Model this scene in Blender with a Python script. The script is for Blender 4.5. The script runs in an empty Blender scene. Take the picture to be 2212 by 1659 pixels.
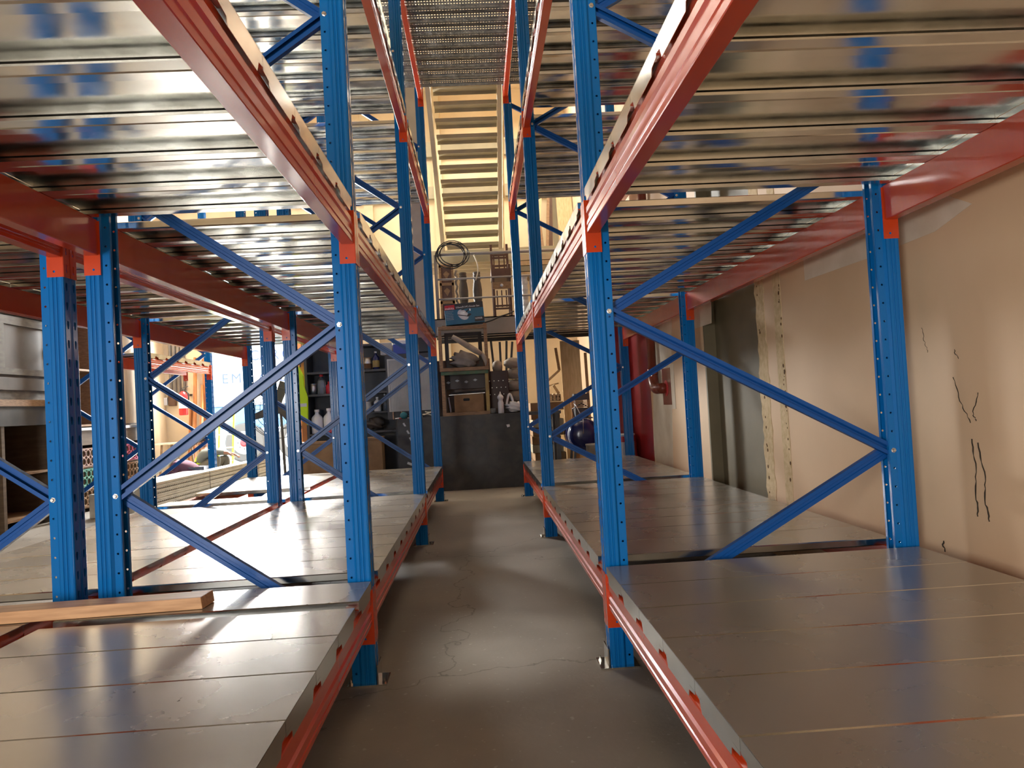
import bpy, math, random
from mathutils import Vector, Matrix
random.seed(7)
C = bpy.context.scene
COL = C.collection

# ------------------------------------------------------------------ camera
F_PX, YAW, PITCH, ROLL, CAM_H = 1605.0, 0.0451, 0.0265, -0.0552, 1.0645
fw = Vector((math.sin(YAW) * math.cos(PITCH), math.cos(YAW) * math.cos(PITCH), math.sin(PITCH)))
r0 = Vector((math.cos(YAW), -math.sin(YAW), 0))
u0 = r0.cross(fw)
RT = r0 * math.cos(ROLL) + u0 * math.sin(ROLL)
UP = -r0 * math.sin(ROLL) + u0 * math.cos(ROLL)
CAM = Vector((0, 0, CAM_H))
cd = bpy.data.cameras.new('camera')
cd.sensor_width = 36
cd.lens = F_PX / 2212 * 36
cd.clip_start = 0.02
cam = bpy.data.objects.new('camera', cd)
COL.objects.link(cam)
m3 = Matrix((RT, UP, -fw)).transposed()
cam.matrix_world = Matrix.Translation(CAM) @ m3.to_4x4()
C.camera = cam


def at(u, v, **k):
    """real point seen at pixel (u,v) on the plane x=, y= or z="""
    d = fw + RT * ((u - 1106) / F_PX) - UP * ((v - 829.5) / F_PX)
    a, t = list(k.items())[0]
    i = 'xyz'.index(a)
    return CAM + d * ((t - CAM[i]) / d[i])


# ------------------------------------------------------------------ light
C.view_settings.view_transform = 'Standard'
C.view_settings.look = 'None'
C.view_settings.gamma = 1
C.view_settings.exposure = 0.7
w = bpy.data.worlds.new('sky')
C.world = w
w.use_nodes = True
wn = w.node_tree.nodes
bg = wn['Background']
bg.inputs[0].default_value = (0.80, 0.90, 1.0, 1)
bg.inputs[1].default_value = 8.0
sd = bpy.data.lights.new('sun', 'SUN')
sd.energy = 20.0
sd.angle = math.radians(1.0)
sd.color = (1.0, 0.93, 0.82)
so = bpy.data.objects.new('sun', sd)
COL.objects.link(so)
so.rotation_euler = Vector((-0.75, -0.14, -0.62)).to_track_quat('-Z', 'Y').to_euler()


def area(name, loc, to, sx, sy, watt, col, spread=180, portal=False):
    d = bpy.data.lights.new(name, 'AREA')
    d.shape = 'RECTANGLE'
    d.size, d.size_y = sx, sy
    d.energy = watt
    d.color = col
    d.spread = math.radians(spread)
    o = bpy.data.objects.new(name, d)
    COL.objects.link(o)
    o.location = loc
    o.rotation_euler = (Vector(to) - Vector(loc)).to_track_quat('-Z', 'Y').to_euler()
    if portal:
        d.cycles.is_portal = True
    return o


area('door_daylight', (-4.05, 13.40, 3.60), (-1.0, 4.0, 0.6), 1.6, 1.3, 760, (1.0, 0.98, 0.94))
area('door_portal', (-4.05, 13.84, 2.15), (-4.05, 10.0, 2.15), 1.6, 4.3, 1, (1, 1, 1), portal=True)
area('rear_opening_daylight', (-2.95, -3.4, 1.45), (-0.2, 4.0, 1.1), 1.2, 1.5, 175, (1.0, 0.97, 0.93))
area('roof_fill', (-0.2, 11.2, 6.7), (0.0, 10.0, 0.0), 5.5, 2.6, 230, (1.0, 0.93, 0.80))  # added fill under the closed ceiling, brightens back wall and walkway
area('aisle_patch_fill', (-0.65, 3.4, 6.7), (-0.1, 3.3, 0.0), 0.14, 0.3, 0.8, (1.0, 0.98, 0.94), spread=11)  # added narrow spot that makes the lit patch on the aisle floor
area('right_rear_fill', (0.3, -3.2, 1.5), (1.5, 3.0, 1.0), 1.2, 1.2, 22, (1.0, 0.84, 0.64))  # added warm fill for the right side, no fitting stands there

# ------------------------------------------------------------------ materials
def nmat(name, c1, c2=None, rough=0.5, metal=0.0, scale=8.0, detail=5.0, bump=0.0, rvar=0.0, lo=0.35, hi=0.65, bscale=None, stretch=None, coat=0.0):
    m = bpy.data.materials.new(name)
    m.use_nodes = True
    nt = m.node_tree
    b = nt.nodes['Principled BSDF']
    b.inputs['Base Color'].default_value = (*c1, 1)
    b.inputs['Roughness'].default_value = rough
    b.inputs['Metallic'].default_value = metal
    if coat:
        b.inputs['Coat Weight'].default_value = coat
        b.inputs['Coat Roughness'].default_value = 0.08
    if c2 is None and not bump and not rvar:
        return m
    g = nt.nodes.new('ShaderNodeNewGeometry')
    src = g.outputs['Position']
    if stretch:
        mp = nt.nodes.new('ShaderNodeMapping')
        mp.inputs['Scale'].default_value = stretch
        nt.links.new(src, mp.inputs['Vector'])
        src = mp.outputs['Vector']
    n = nt.nodes.new('ShaderNodeTexNoise')
    n.inputs['Scale'].default_value = scale
    n.inputs['Detail'].default_value = detail
    nt.links.new(src, n.inputs['Vector'])
    if c2 is not None:
        cr = nt.nodes.new('ShaderNodeValToRGB')
        cr.color_ramp.elements[0].position = lo
        cr.color_ramp.elements[1].position = hi
        cr.color_ramp.elements[0].color = (*c1, 1)
        cr.color_ramp.elements[1].color = (*c2, 1)
        nt.links.new(n.outputs['Fac'], cr.inputs['Fac'])
        nt.links.new(cr.outputs['Color'], b.inputs['Base Color'])
    if rvar:
        mr = nt.nodes.new('ShaderNodeMapRange')
        mr.inputs['From Min'].default_value = 0.3
        mr.inputs['From Max'].default_value = 0.7
        mr.inputs['To Min'].default_value = rough - rvar
        mr.inputs['To Max'].default_value = rough + rvar
        nt.links.new(n.outputs['Fac'], mr.inputs['Value'])
        nt.links.new(mr.outputs['Result'], b.inputs['Roughness'])
    if bump:
        n2 = nt.nodes.new('ShaderNodeTexNoise')
        n2.inputs['Scale'].default_value = bscale or scale
        n2.inputs['Detail'].default_value = 4
        nt.links.new(src, n2.inputs['Vector'])
        bp = nt.nodes.new('ShaderNodeBump')
        bp.inputs['Strength'].default_value = bump
        bp.inputs['Distance'].default_value = 0.01
        nt.links.new(n2.outputs['Fac'], bp.inputs['Height'])
        nt.links.new(bp.outputs['Normal'], b.inputs['Normal'])
    return m


M = {}
M['blue'] = nmat('blue_powder_coat', (0.003, 0.140, 0.450), rough=0.17)
M['blue'].node_tree.nodes['Principled BSDF'].inputs['Specular IOR Level'].default_value = 0.35
M['navy'] = nmat('navy_powder_coat', (0.012, 0.040, 0.160), rough=0.28)
M['brace'] = nmat('brace_blue', (0.004, 0.070, 0.290), rough=0.34)
M['brace'].node_tree.nodes['Principled BSDF'].inputs['Specular IOR Level'].default_value = 0.3
M['orange'] = nmat('orange_red_paint', (0.60, 0.058, 0.011), (0.52, 0.048, 0.010), rough=0.22, scale=3, rvar=0.05, coat=0.3)
M['galv'] = nmat('galvanised_steel', (0.62, 0.62, 0.59), (0.74, 0.74, 0.70), rough=0.16, metal=1.0, scale=9, detail=6, rvar=0.04, lo=0.3, hi=0.7)
M['dusty'] = nmat('dusty_galvanised_top', (0.38, 0.345, 0.295), (0.49, 0.445, 0.385), rough=0.27, metal=0.6, scale=2.2, detail=7, rvar=0.03, lo=0.25, hi=0.85)
M['zinc'] = nmat('zinc_bolt', (0.75, 0.74, 0.70), rough=0.3, metal=1.0)
M['grat'] = nmat('grating_zinc', (0.30, 0.31, 0.31), (0.46, 0.46, 0.45), rough=0.32, metal=1.0, scale=20)
M['dark'] = nmat('dark_hole', (0.01, 0.01, 0.01), rough=0.8)


def floor_mat():
    m = nmat('stained_concrete', (0.175, 0.155, 0.13), (0.30, 0.27, 0.23), rough=0.55, scale=1.6, detail=10, rvar=0.13, bump=0.10, bscale=40, lo=0.3, hi=0.72)
    nt = m.node_tree
    b = nt.nodes['Principled BSDF']
    base = b.inputs['Base Color'].links[0].from_socket
    g = nt.nodes.new('ShaderNodeNewGeometry')
    # pale spatter
    v = nt.nodes.new('ShaderNodeTexNoise'); v.inputs['Scale'].default_value = 34; v.inputs['Detail'].default_value = 3
    nt.links.new(g.outputs['Position'], v.inputs['Vector'])
    cr = nt.nodes.new('ShaderNodeValToRGB')
    cr.color_ramp.elements[0].position = 0.66; cr.color_ramp.elements[0].color = (0, 0, 0, 1)
    cr.color_ramp.elements[1].position = 0.72; cr.color_ramp.elements[1].color = (0.6, 0.6, 0.6, 1)
    nt.links.new(v.outputs['Fac'], cr.inputs['Fac'])
    mx = nt.nodes.new('ShaderNodeMix'); mx.data_type = 'RGBA'
    nt.links.new(cr.outputs['Color'], mx.inputs['Factor'])
    nt.links.new(base, mx.inputs['A'])
    mx.inputs['B'].default_value = (0.40, 0.37, 0.32, 1)
    # hairline cracks
    vo = nt.nodes.new('ShaderNodeTexVoronoi'); vo.feature = 'DISTANCE_TO_EDGE'; vo.inputs['Scale'].default_value = 0.55
    nz = nt.nodes.new('ShaderNodeTexNoise'); nz.inputs['Scale'].default_value = 5; nz.inputs['Detail'].default_value = 6
    nt.links.new(g.outputs['Position'], nz.inputs['Vector'])
    ad = nt.nodes.new('ShaderNodeMix'); ad.data_type = 'RGBA'; ad.blend_type = 'ADD'; ad.inputs['Factor'].default_value = 0.35
    nt.links.new(g.outputs['Position'], ad.inputs['A']); nt.links.new(nz.outputs['Color'], ad.inputs['B'])
    nt.links.new(ad.outputs['Result'], vo.inputs['Vector'])
    c2 = nt.nodes.new('ShaderNodeValToRGB')
    c2.color_ramp.elements[0].position = 0.0; c2.color_ramp.elements[0].color = (0.25, 0.25, 0.25, 1)
    c2.color_ramp.elements[1].position = 0.004; c2.color_ramp.elements[1].color = (1, 1, 1, 1)
    nt.links.new(vo.outputs['Distance'], c2.inputs['Fac'])
    mu = nt.nodes.new('ShaderNodeMix'); mu.data_type = 'RGBA'; mu.blend_type = 'MULTIPLY'; mu.inputs['Factor'].default_value = 0.7
    nt.links.new(mx.outputs['Result'], mu.inputs['A']); nt.links.new(c2.outputs['Color'], mu.inputs['B'])
    nt.links.new(mu.outputs['Result'], b.inputs['Base Color'])
    return m


M['floor'] = floor_mat()
M['yard'] = nmat('yard_ground', (0.45, 0.42, 0.36), (0.6, 0.56, 0.5), rough=0.9, scale=2)
M['tan'] = nmat('tan_wall_paint', (0.56, 0.40, 0.255), (0.68, 0.50, 0.33), rough=0.62, scale=1.3, detail=8, bump=0.06, bscale=12, lo=0.3, hi=0.75)
M['cream'] = nmat('cream_wall_paint', (0.66, 0.54, 0.36), (0.76, 0.63, 0.43), rough=0.7, scale=1.6, detail=8, bump=0.05, bscale=9)
M['patchp'] = nmat('pale_repair_paint', (0.66, 0.60, 0.50), (0.58, 0.51, 0.41), rough=0.35, scale=6, bump=0.08, bscale=30)
M['olive'] = nmat('olive_render', (0.125, 0.105, 0.062), (0.165, 0.140, 0.086), rough=0.5, scale=3, detail=8, bump=0.05)
M['plaster'] = nmat('cream_plaster_edge', (0.50, 0.38, 0.21), (0.62, 0.49, 0.31), rough=0.8, scale=30, bump=0.4, bscale=60)
M['rust'] = nmat('rust_spot', (0.10, 0.045, 0.015), rough=0.9)
M['crack'] = nmat('wall_crack_dark', (0.03, 0.022, 0.016), rough=0.95)
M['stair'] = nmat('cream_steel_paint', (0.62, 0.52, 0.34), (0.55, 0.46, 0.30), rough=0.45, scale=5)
M['tread'] = nmat('shaded_tread_cream', (0.36, 0.31, 0.20), (0.42, 0.36, 0.24), rough=0.45, scale=5)  # stair cream darkened, shade under the treads put into the colour
M['band'] = nmat('khaki_steel_paint', (0.30, 0.27, 0.18), (0.35, 0.31, 0.21), rough=0.55, scale=3)
M['grey'] = nmat('warm_grey_paint', (0.26, 0.23, 0.20), (0.32, 0.29, 0.25), rough=0.5, scale=3)
M['rail'] = nmat('grey_rail_paint', (0.30, 0.27, 0.24), rough=0.45)
M['black'] = nmat('black_board', (0.012, 0.012, 0.014), (0.085, 0.078, 0.068), rough=0.5, scale=4.5, detail=10, rvar=0.1, bump=0.1, bscale=20, lo=0.45, hi=0.78)
M['metal_dk'] = nmat('dark_shelf_steel', (0.035, 0.035, 0.038), (0.055, 0.052, 0.05), rough=0.5, scale=6)
M['wood'] = nmat('worn_wood', (0.20, 0.115, 0.055), (0.30, 0.18, 0.09), rough=0.6, scale=6, stretch=(3, 3, 14), detail=8)
M['wood2'] = nmat('planed_timber', (0.42, 0.22, 0.095), (0.58, 0.33, 0.16), rough=0.45, scale=5, stretch=(1.2, 14, 14), detail=6)
M['ply'] = nmat('pale_plywood', (0.50, 0.36, 0.19), (0.62, 0.46, 0.26), rough=0.6, scale=5, stretch=(9, 9, 1), detail=6)
M['dwood'] = nmat('dark_brown_wood', (0.075, 0.032, 0.018), (0.11, 0.05, 0.028), rough=0.45, scale=8)
M['greenp'] = nmat('faded_green_paint', (0.045, 0.12, 0.055), (0.10, 0.12, 0.06), rough=0.6, scale=12)
M['yelp'] = nmat('yellowed_wood', (0.34, 0.24, 0.07), (0.25, 0.17, 0.06), rough=0.6, scale=10)
M['card'] = nmat('brown_cardboard', (0.20, 0.115, 0.05), (0.27, 0.16, 0.075), rough=0.8, scale=7, bump=0.05)
M['teal'] = nmat('teal_print', (0.012, 0.12, 0.20), rough=0.4)
M['ink'] = nmat('black_print', (0.012, 0.012, 0.015), rough=0.4)
M['redp'] = nmat('red_print', (0.45, 0.012, 0.02), rough=0.4)
M['white'] = nmat('white_print', (0.80, 0.80, 0.80), rough=0.5)
M['silver'] = nmat('silver_print', (0.50, 0.51, 0.52), rough=0.4)
M['plastic'] = nmat('white_plastic', (0.70, 0.70, 0.70), rough=0.35)
M['sack'] = nmat('dusty_sack_fabric', (0.24, 0.20, 0.16), (0.34, 0.29, 0.235), rough=0.85, scale=9, bump=0.5, bscale=12)
M['quilt'] = nmat('dark_upholstery', (0.035, 0.014, 0.012), rough=0.45)
M['steel'] = nmat('dull_steel', (0.5, 0.5, 0.5), rough=0.4, metal=1.0)
M['redd'] = nmat('dark_red_paint', (0.20, 0.008, 0.010), (0.26, 0.012, 0.014), rough=0.35, scale=3)
M['pinkr'] = nmat('pinkish_red_paint', (0.42, 0.12, 0.11), rough=0.45)  # paler, pinker red than the cabinet carcass
M['pipe'] = nmat('red_oxide_pipe', (0.20, 0.035, 0.018), (0.14, 0.035, 0.02), rough=0.32, scale=9)
M['pail'] = nmat('white_pail', (0.46, 0.46, 0.52), rough=0.4)
M['tankb'] = nmat('dark_blue_tank', (0.010, 0.014, 0.07), rough=0.22)
M['greyc'] = nmat('weathered_grey_wood', (0.085, 0.078, 0.067), (0.15, 0.138, 0.12), rough=0.7, scale=4, stretch=(1, 2, 6), detail=8)
M['greyd'] = nmat('brown_cabinet_panel', (0.050, 0.038, 0.028), (0.085, 0.068, 0.054), rough=0.6, scale=4, detail=7)
M['brownd'] = nmat('pale_brown_door', (0.20, 0.135, 0.075), (0.27, 0.19, 0.11), rough=0.75, scale=3, stretch=(1, 4, 1))
M['brownc'] = nmat('brown_carcass', (0.085, 0.055, 0.032), (0.13, 0.088, 0.05), rough=0.6, scale=5, stretch=(1, 1, 6))
M['pinkt'] = nmat('pink_tray_plastic', (0.50, 0.10, 0.17), rough=0.5)
M['rose'] = nmat('dusty_tray_plastic', (0.30, 0.18, 0.14), rough=0.5)
M['mint'] = nmat('green_tray_plastic', (0.08, 0.26, 0.19), rough=0.5)
M['fibre'] = nmat('tan_tray_plastic', (0.26, 0.15, 0.075), rough=0.5)
M['truckw'] = nmat('white_truck_body', (0.85, 0.87, 0.88), rough=0.4)
M['truckb'] = nmat('pale_blue_chassis', (0.07, 0.16, 0.30), rough=0.4)
M['tyre'] = nmat('dusty_tyre', (0.07, 0.065, 0.06), rough=0.8)
M['letter'] = nmat('blue_lettering', (0.03, 0.05, 0.22), rough=0.5)
M['letter2'] = nmat('pale_blue_lettering', (0.20, 0.45, 0.65), rough=0.5)
M['skin'] = nmat('skin', (0.32, 0.16, 0.095), rough=0.5)
M['hair'] = nmat('dark_hair', (0.02, 0.014, 0.01), rough=0.6)
M['shirtg'] = nmat('grey_green_cloth', (0.15, 0.165, 0.14), rough=0.9)
M['shirtp'] = nmat('plum_cloth', (0.12, 0.05, 0.075), rough=0.9)
M['trous'] = nmat('olive_cloth', (0.13, 0.12, 0.09), rough=0.9)
M['trousg'] = nmat('grey_cloth', (0.13, 0.14, 0.16), rough=0.9)
M['hivis'] = nmat('hi_vis_yellow', (0.50, 0.75, 0.01), rough=0.7)
M['extred'] = nmat('extinguisher_red', (0.55, 0.02, 0.02), rough=0.3)
M['orangew'] = nmat('orange_timber', (0.45, 0.17, 0.04), (0.36, 0.13, 0.04), rough=0.6, scale=8)
M['bluec'] = nmat('blue_crate_plastic', (0.03, 0.06, 0.32), rough=0.4)
M['cable'] = nmat('black_cable', (0.02, 0.018, 0.016), rough=0.4)
M['wcable'] = nmat('cream_cable', (0.6, 0.55, 0.42), rough=0.5)
M['panelw'] = nmat('ribbed_white_panel', (0.34, 0.34, 0.30), (0.42, 0.41, 0.37), rough=0.5, scale=5)
M['tealp'] = nmat('teal_motor', (0.02, 0.16, 0.17), rough=0.5)
M['lightmetal'] = nmat('bright_sheet', (0.55, 0.54, 0.50), (0.66, 0.65, 0.60), rough=0.35, metal=0.9, scale=10)
def clear(name, col, al):
    m = nmat(name, col, rough=0.08)
    m.node_tree.nodes['Principled BSDF'].inputs['Transmission Weight'].default_value = al
    return m
M['clear'] = clear('clear_plastic', (0.85, 0.88, 0.88), 0.9)

# ------------------------------------------------------------------ mesh helpers
class MB:
    def __init__(s):
        s.v = []; s.f = []
    def add(s, vs, fs):
        o = len(s.v)
        s.v += [tuple(p) for p in vs]
        s.f += [tuple(i + o for i in f) for f in fs]
        return s
    def box(s, a, b):
        x0, y0, z0 = a; x1, y1, z1 = b
        return s.add([(x0, y0, z0), (x1, y0, z0), (x1, y1, z0), (x0, y1, z0), (x0, y0, z1), (x1, y0, z1), (x1, y1, z1), (x0, y1, z1)],
                     [(0, 3, 2, 1), (4, 5, 6, 7), (0, 1, 5, 4), (1, 2, 6, 5), (2, 3, 7, 6), (3, 0, 4, 7)])
    def obb(s, c, ax, ay, az):
        c = Vector(c); ax = Vector(ax); ay = Vector(ay); az = Vector(az)
        vs = [c + ax * i + ay * j + az * k for k in (-1, 1) for i, j in ((-1, -1), (1, -1), (1, 1), (-1, 1))]
        return s.add(vs, [(0, 3, 2, 1), (4, 5, 6, 7), (0, 1, 5, 4), (1, 2, 6, 5), (2, 3, 7, 6), (3, 0, 4, 7)])
    def bar(s, p, q, w, h, side=(0, 1, 0)):
        p = Vector(p); q = Vector(q); d = (q - p)
        sd = Vector(side); sd = (sd - d.normalized() * sd.dot(d.normalized())).normalized()
        n = d.normalized().cross(sd)
        return s.obb((p + q) / 2, d / 2, sd * w / 2, n * h / 2)
    def tube(s, pts, r, n=8, cap=True):
        pts = [Vector(p) for p in pts]
        rs = r if isinstance(r, (list, tuple)) else [r] * len(pts)
        base = len(s.v); ref = None
        for i, p in enumerate(pts):
            t = (pts[min(i + 1, len(pts) - 1)] - pts[max(i - 1, 0)]).normalized()
            if ref is None:
                ref = t.orthogonal().normalized()
            ref = (ref - t * ref.dot(t)).normalized()
            b = t.cross(ref)
            for k in range(n):
                a = 2 * math.pi * k / n
                s.v.append(tuple(p + (ref * math.cos(a) + b * math.sin(a)) * rs[i]))
        for i in range(len(pts) - 1):
            for k in range(n):
                s.f.append((base + i * n + k, base + i * n + (k + 1) % n, base + (i + 1) * n + (k + 1) % n, base + (i + 1) * n + k))
        if cap:
            s.f.append(tuple(base + k for k in range(n))[::-1])
            s.f.append(tuple(base + (len(pts) - 1) * n + k for k in range(n)))
        return s
    def lathe(s, c, prof, n=20, axis=(0, 0, 1)):
        ax = Vector(axis).normalized()
        return s.tube_raw([(Vector(c) + ax * z, r) for r, z in prof], ax, n)
    def tube_raw(s, pr, ax, n):
        ref = ax.orthogonal().normalized(); b = ax.cross(ref); base = len(s.v)
        for p, r in pr:
            for k in range(n):
                a = 2 * math.pi * k / n
                s.v.append(tuple(p + (ref * math.cos(a) + b * math.sin(a)) * max(r, 1e-4)))
        for i in range(len(pr) - 1):
            for k in range(n):
                s.f.append((base + i * n + k, base + i * n + (k + 1) % n, base + (i + 1) * n + (k + 1) % n, base + (i + 1) * n + k))
        s.f.append(tuple(base + k for k in range(n))[::-1])
        s.f.append(tuple(base + (len(pr) - 1) * n + k for k in range(n)))
        return s
    def prism(s, poly, d):
        """closed polygon (3-D points) extruded by vector d"""
        n = len(poly); d = Vector(d)
        vs = [Vector(p) for p in poly] + [Vector(p) + d for p in poly]
        fs = [tuple(range(n))[::-1], tuple(range(n, 2 * n))] + [(i, (i + 1) % n, n + (i + 1) % n, n + i) for i in range(n)]
        return s.add(vs, fs)
    def ribbon(s, path, t, d, nrm=None):
        """open 2-D-ish path (3-D pts) thickened by t (to the left in plane), extruded by d"""
        d = Vector(d); P = [Vector(p) for p in path]; dn = d.normalized(); off = []
        for i, p in enumerate(P):
            a = (P[i] - P[i - 1]).normalized() if i > 0 else None
            b = (P[i + 1] - P[i]).normalized() if i < len(P) - 1 else None
            na = dn.cross(a) if a is not None else None
            nb = dn.cross(b) if b is not None else None
            if na is None: nn = nb
            elif nb is None: nn = na
            else:
                nn = (na + nb); l = nn.length
                nn = nn / l / max(0.35, math.sqrt(max(0.0, (1 + na.dot(nb)) / 2)))
            off.append(p + nn * t)
        n = len(P); vs = P + off + [p + d for p in P] + [p + d for p in off]
        fs = []
        for i in range(n - 1):
            fs += [(i, i + 1, 2 * n + i + 1, 2 * n + i), (n + i + 1, n + i, 3 * n + i, 3 * n + i + 1),
                   (i + 1, i, n + i, n + i + 1), (2 * n + i, 2 * n + i + 1, 3 * n + i + 1, 3 * n + i)]
        fs += [(0, 2 * n, 3 * n, n), (n - 1, 2 * n - 1, 4 * n - 1, 3 * n - 1)]
        return s.add(vs, fs)
    def cell(s, o, U, V, w, h, hole, cu, cv):
        """flat rectangle w x h from o, with an 8-point hole centred at (cu,cv); hole = list of 8 offsets starting at +u going ccw"""
        o = Vector(o); U = Vector(U); V = Vector(V)
        outer = [(w, cv), (w, h), (cu, h), (0, h), (0, cv), (0, 0), (cu, 0), (w, 0)]
        vs = [o + U * a + V * b for a, b in outer] + [o + U * (cu + a) + V * (cv + b) for a, b in hole]
        return s.add(vs, [(i, (i + 1) % 8, 8 + (i + 1) % 8, 8 + i) for i in range(8)])
    def quad(s, a, b, c, d):
        return s.add([a, b, c, d], [(0, 1, 2, 3)])
    def mesh(s, name, mat):
        me = bpy.data.meshes.new(name)
        me.from_pydata(s.v, [], s.f)
        me.materials.append(mat)
        me.update()
        return me
    def build(s, name, mat, parent=None, smooth=False, bevel=0, solid=0, weld=False):
        return place(s.mesh(name, mat), name, parent, smooth=smooth, bevel=bevel, solid=solid)


def place(me, name, parent=None, loc=None, rot=None, smooth=False, bevel=0, solid=0):
    o = bpy.data.objects.new(name, me)
    COL.objects.link(o)
    if parent is not None:
        o.parent = parent
        o.matrix_parent_inverse = WM[parent.name].inverted() if parent.name in WM else Matrix()
    if loc is not None: o.location = loc
    if rot is not None: o.rotation_euler = rot
    if smooth:
        me.polygons.foreach_set('use_smooth', [True] * len(me.polygons))
    if bevel:
        b = o.modifiers.new('bevel', 'BEVEL'); b.width = bevel; b.segments = 2; b.limit_method = 'ANGLE'
    if solid:
        q = o.modifiers.new('solidify', 'SOLIDIFY'); q.thickness = solid; q.offset = -1
    return o


WM = {}
def empty(name, loc=(0, 0, 0), rotz=0, label=None, cat=None, group=None):
    o = bpy.data.objects.new(name, None)
    COL.objects.link(o)
    o.location = loc
    o.rotation_euler = (0, 0, rotz)
    o.empty_display_size = 0.1
    WM[o.name] = Matrix.Translation(Vector(loc)) @ Matrix.Rotation(rotz, 4, 'Z')
    if label: tag(o, label, cat, group)
    return o
def tag(o, label, cat, group=None, kind=None):
    o['label'] = label; o['category'] = cat
    if group: o['group'] = group
    if kind: o['kind'] = kind
    return o
def struct(o, label=None):
    o['kind'] = 'structure'
    if label: o['label'] = label
    return o
def thing(name, mb, mat, label, cat, group=None, **k):
    return tag(mb.build(name, mat, **k), label, cat, group)
def circle8(r, rv=None):
    rv = rv or r
    return [(r * math.cos(math.pi / 4 * i), rv * math.sin(math.pi / 4 * i)) for i in range(8)]
def rect8(a, b):
    return [(a, 0), (a, b), (0, b), (-a, b), (-a, 0), (-a, -b), (0, -b), (a, -b)]
def text_mesh(name, body, size, mat, parent, origin, U, V, spacing=1.0, extrude=0.0006, squash=1.0):
    cu = bpy.data.curves.new(name, 'FONT')
    cu.body = body; cu.size = size; cu.extrude = extrude; cu.space_character = spacing; cu.resolution_u = 3
    t = bpy.data.objects.new(name, cu)
    COL.objects.link(t)
    bpy.context.view_layer.update()
    me = bpy.data.meshes.new_from_object(t.evaluated_get(bpy.context.evaluated_depsgraph_get()))
    bpy.data.objects.remove(t)
    U = Vector(U).normalized() * squash; V = Vector(V).normalized(); N = U.normalized().cross(V)
    o = Vector(origin)
    for v in me.vertices:
        v.co = o + U * v.co.x + V * v.co.y + N * v.co.z
    me.materials.clear(); me.materials.append(mat)
    me.name = name
    return place(me, name, parent)

ORD = ['nearest', 'second', 'third', 'fourth', 'fifth', 'sixth', 'seventh', 'eighth', 'ninth', 'tenth', 'eleventh', 'twelfth']

# ------------------------------------------------------------------ room shell
WX = 1.86      # right wall
LX = -5.62     # left wall
BY = 13.6      # back wall
RZ = 6.9
struct(MB().box((LX - 0.3, -6, -0.2), (WX + 0.3, BY + 0.2, 0.0)).build('floor', M['floor']))
struct(MB().box((LX - 0.3, -6, RZ), (WX + 0.3, BY + 0.3, RZ + 0.15)).build('ceiling', M['cream']))
# right wall with shallow recess y 4.80..6.0
rw = MB()
rw.box((WX, -6, 0), (WX + 0.25, 4.80, RZ)).box((WX, 6.0, 0), (WX + 0.25, BY, RZ)).box((WX + 0.10, 4.80, 0), (WX + 0.25, 6.0, RZ))
struct(rw.build('wall_right', M['tan']))
struct(MB().box((WX + 0.09, 4.80, 0), (WX + 0.102, 6.0, RZ)).box((WX - .001, 5.97, 0), (WX + .0899, 6.001, RZ)).build('trim_1', M['olive']))
struct(MB().box((LX - 0.25, -6, 0), (LX, BY, RZ)).build('wall_left', M['cream']))
bw = MB()
DX0, DX1, DZ = -4.86, -3.25, 4.3
bw.box((LX, BY, 0), (DX0, BY + 0.25, RZ)).box((DX1, BY, 0), (WX, BY + 0.25, RZ)).box((DX0, BY, DZ), (DX1, BY + 0.25, RZ))
struct(bw.build('wall_back', M['cream']))
struct(MB().box((LX, -6.2, 0), (WX, -6, RZ)).build('wall_rear', M['cream']))
jb = MB().box((DX1, BY - 0.06, 0), (DX1 + 0.09, BY + 0.26, DZ)).box((DX0 - 0.07, BY - 0.06, 0), (DX0, BY + 0.26, DZ)).box((DX0, BY - 0.06, DZ - 0.09), (DX1, BY + 0.26, DZ))
struct(jb.build('door_1', M['orangew']))
struct(MB().box((-30, BY + 0.2, -0.2), (20, 45, -0.01)).build('floor_yard', M['yard']))

# plaster strips, rust spots and cracks on the right wall
def jagged(y0, y1, z0, z1, n, amp, seed, base0=True):
    rnd = random.Random(seed)
    L = [(y0 + (rnd.random() - 0.5) * amp, z0 + (z1 - z0) * i / n) for i in range(n + 1)]
    Rr = [(y1 + (rnd.random() - 0.5) * amp, z0 + (z1 - z0) * i / n) for i in range(n + 1)]
    mb = MB()
    for i in range(n):
        a, b, c, d = L[i], Rr[i], Rr[i + 1], L[i + 1]
        poly = [(WX + 0.001, p[0], p[1]) for p in (a, b, c, d)]
        mb.prism(poly, (-0.004, 0, 0))
    return mb
struct(jagged(4.68, 4.83, 0.0, 3.2, 60, 0.03, 3).build('trim_2', M['plaster']))
struct(jagged(4.42, 4.53, 0.0, 3.2, 60, 0.006, 4).build('trim_3', M['plaster']))
sp = MB(); rn = random.Random(5)
for k in range(46):
    y = rn.choice([4.435, 4.44, 4.78]) + rn.uniform(-0.012, 0.012); z = rn.uniform(0.3, 1.75); r = rn.uniform(0.003, 0.010)
    sp.prism([(WX - 0.003, y + r * math.cos(a), z + r * math.sin(a) * 1.3) for a in [i * math.pi / 3 for i in range(6)]], (-0.0015, 0, 0))
struct(sp.build('trim_4', M['rust']))
def wquad(name, pts, mat, t=0.002):
    return struct(MB().prism([(WX + 0.0005, p.y, p.z) for p in (at(u, v, x=WX) for u, v in pts)], (-t, 0, 0)).build(name, mat))
wquad('trim_5', [(1736, 560), (1739, 606), (1880, 556), (2020, 500), (2100, 440), (2040, 420), (1880, 495)], M['patchp'])
wquad('trim_6', [(1493, 665), (1496, 712), (1537, 698), (1536, 640)], M['patchp'])
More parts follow.
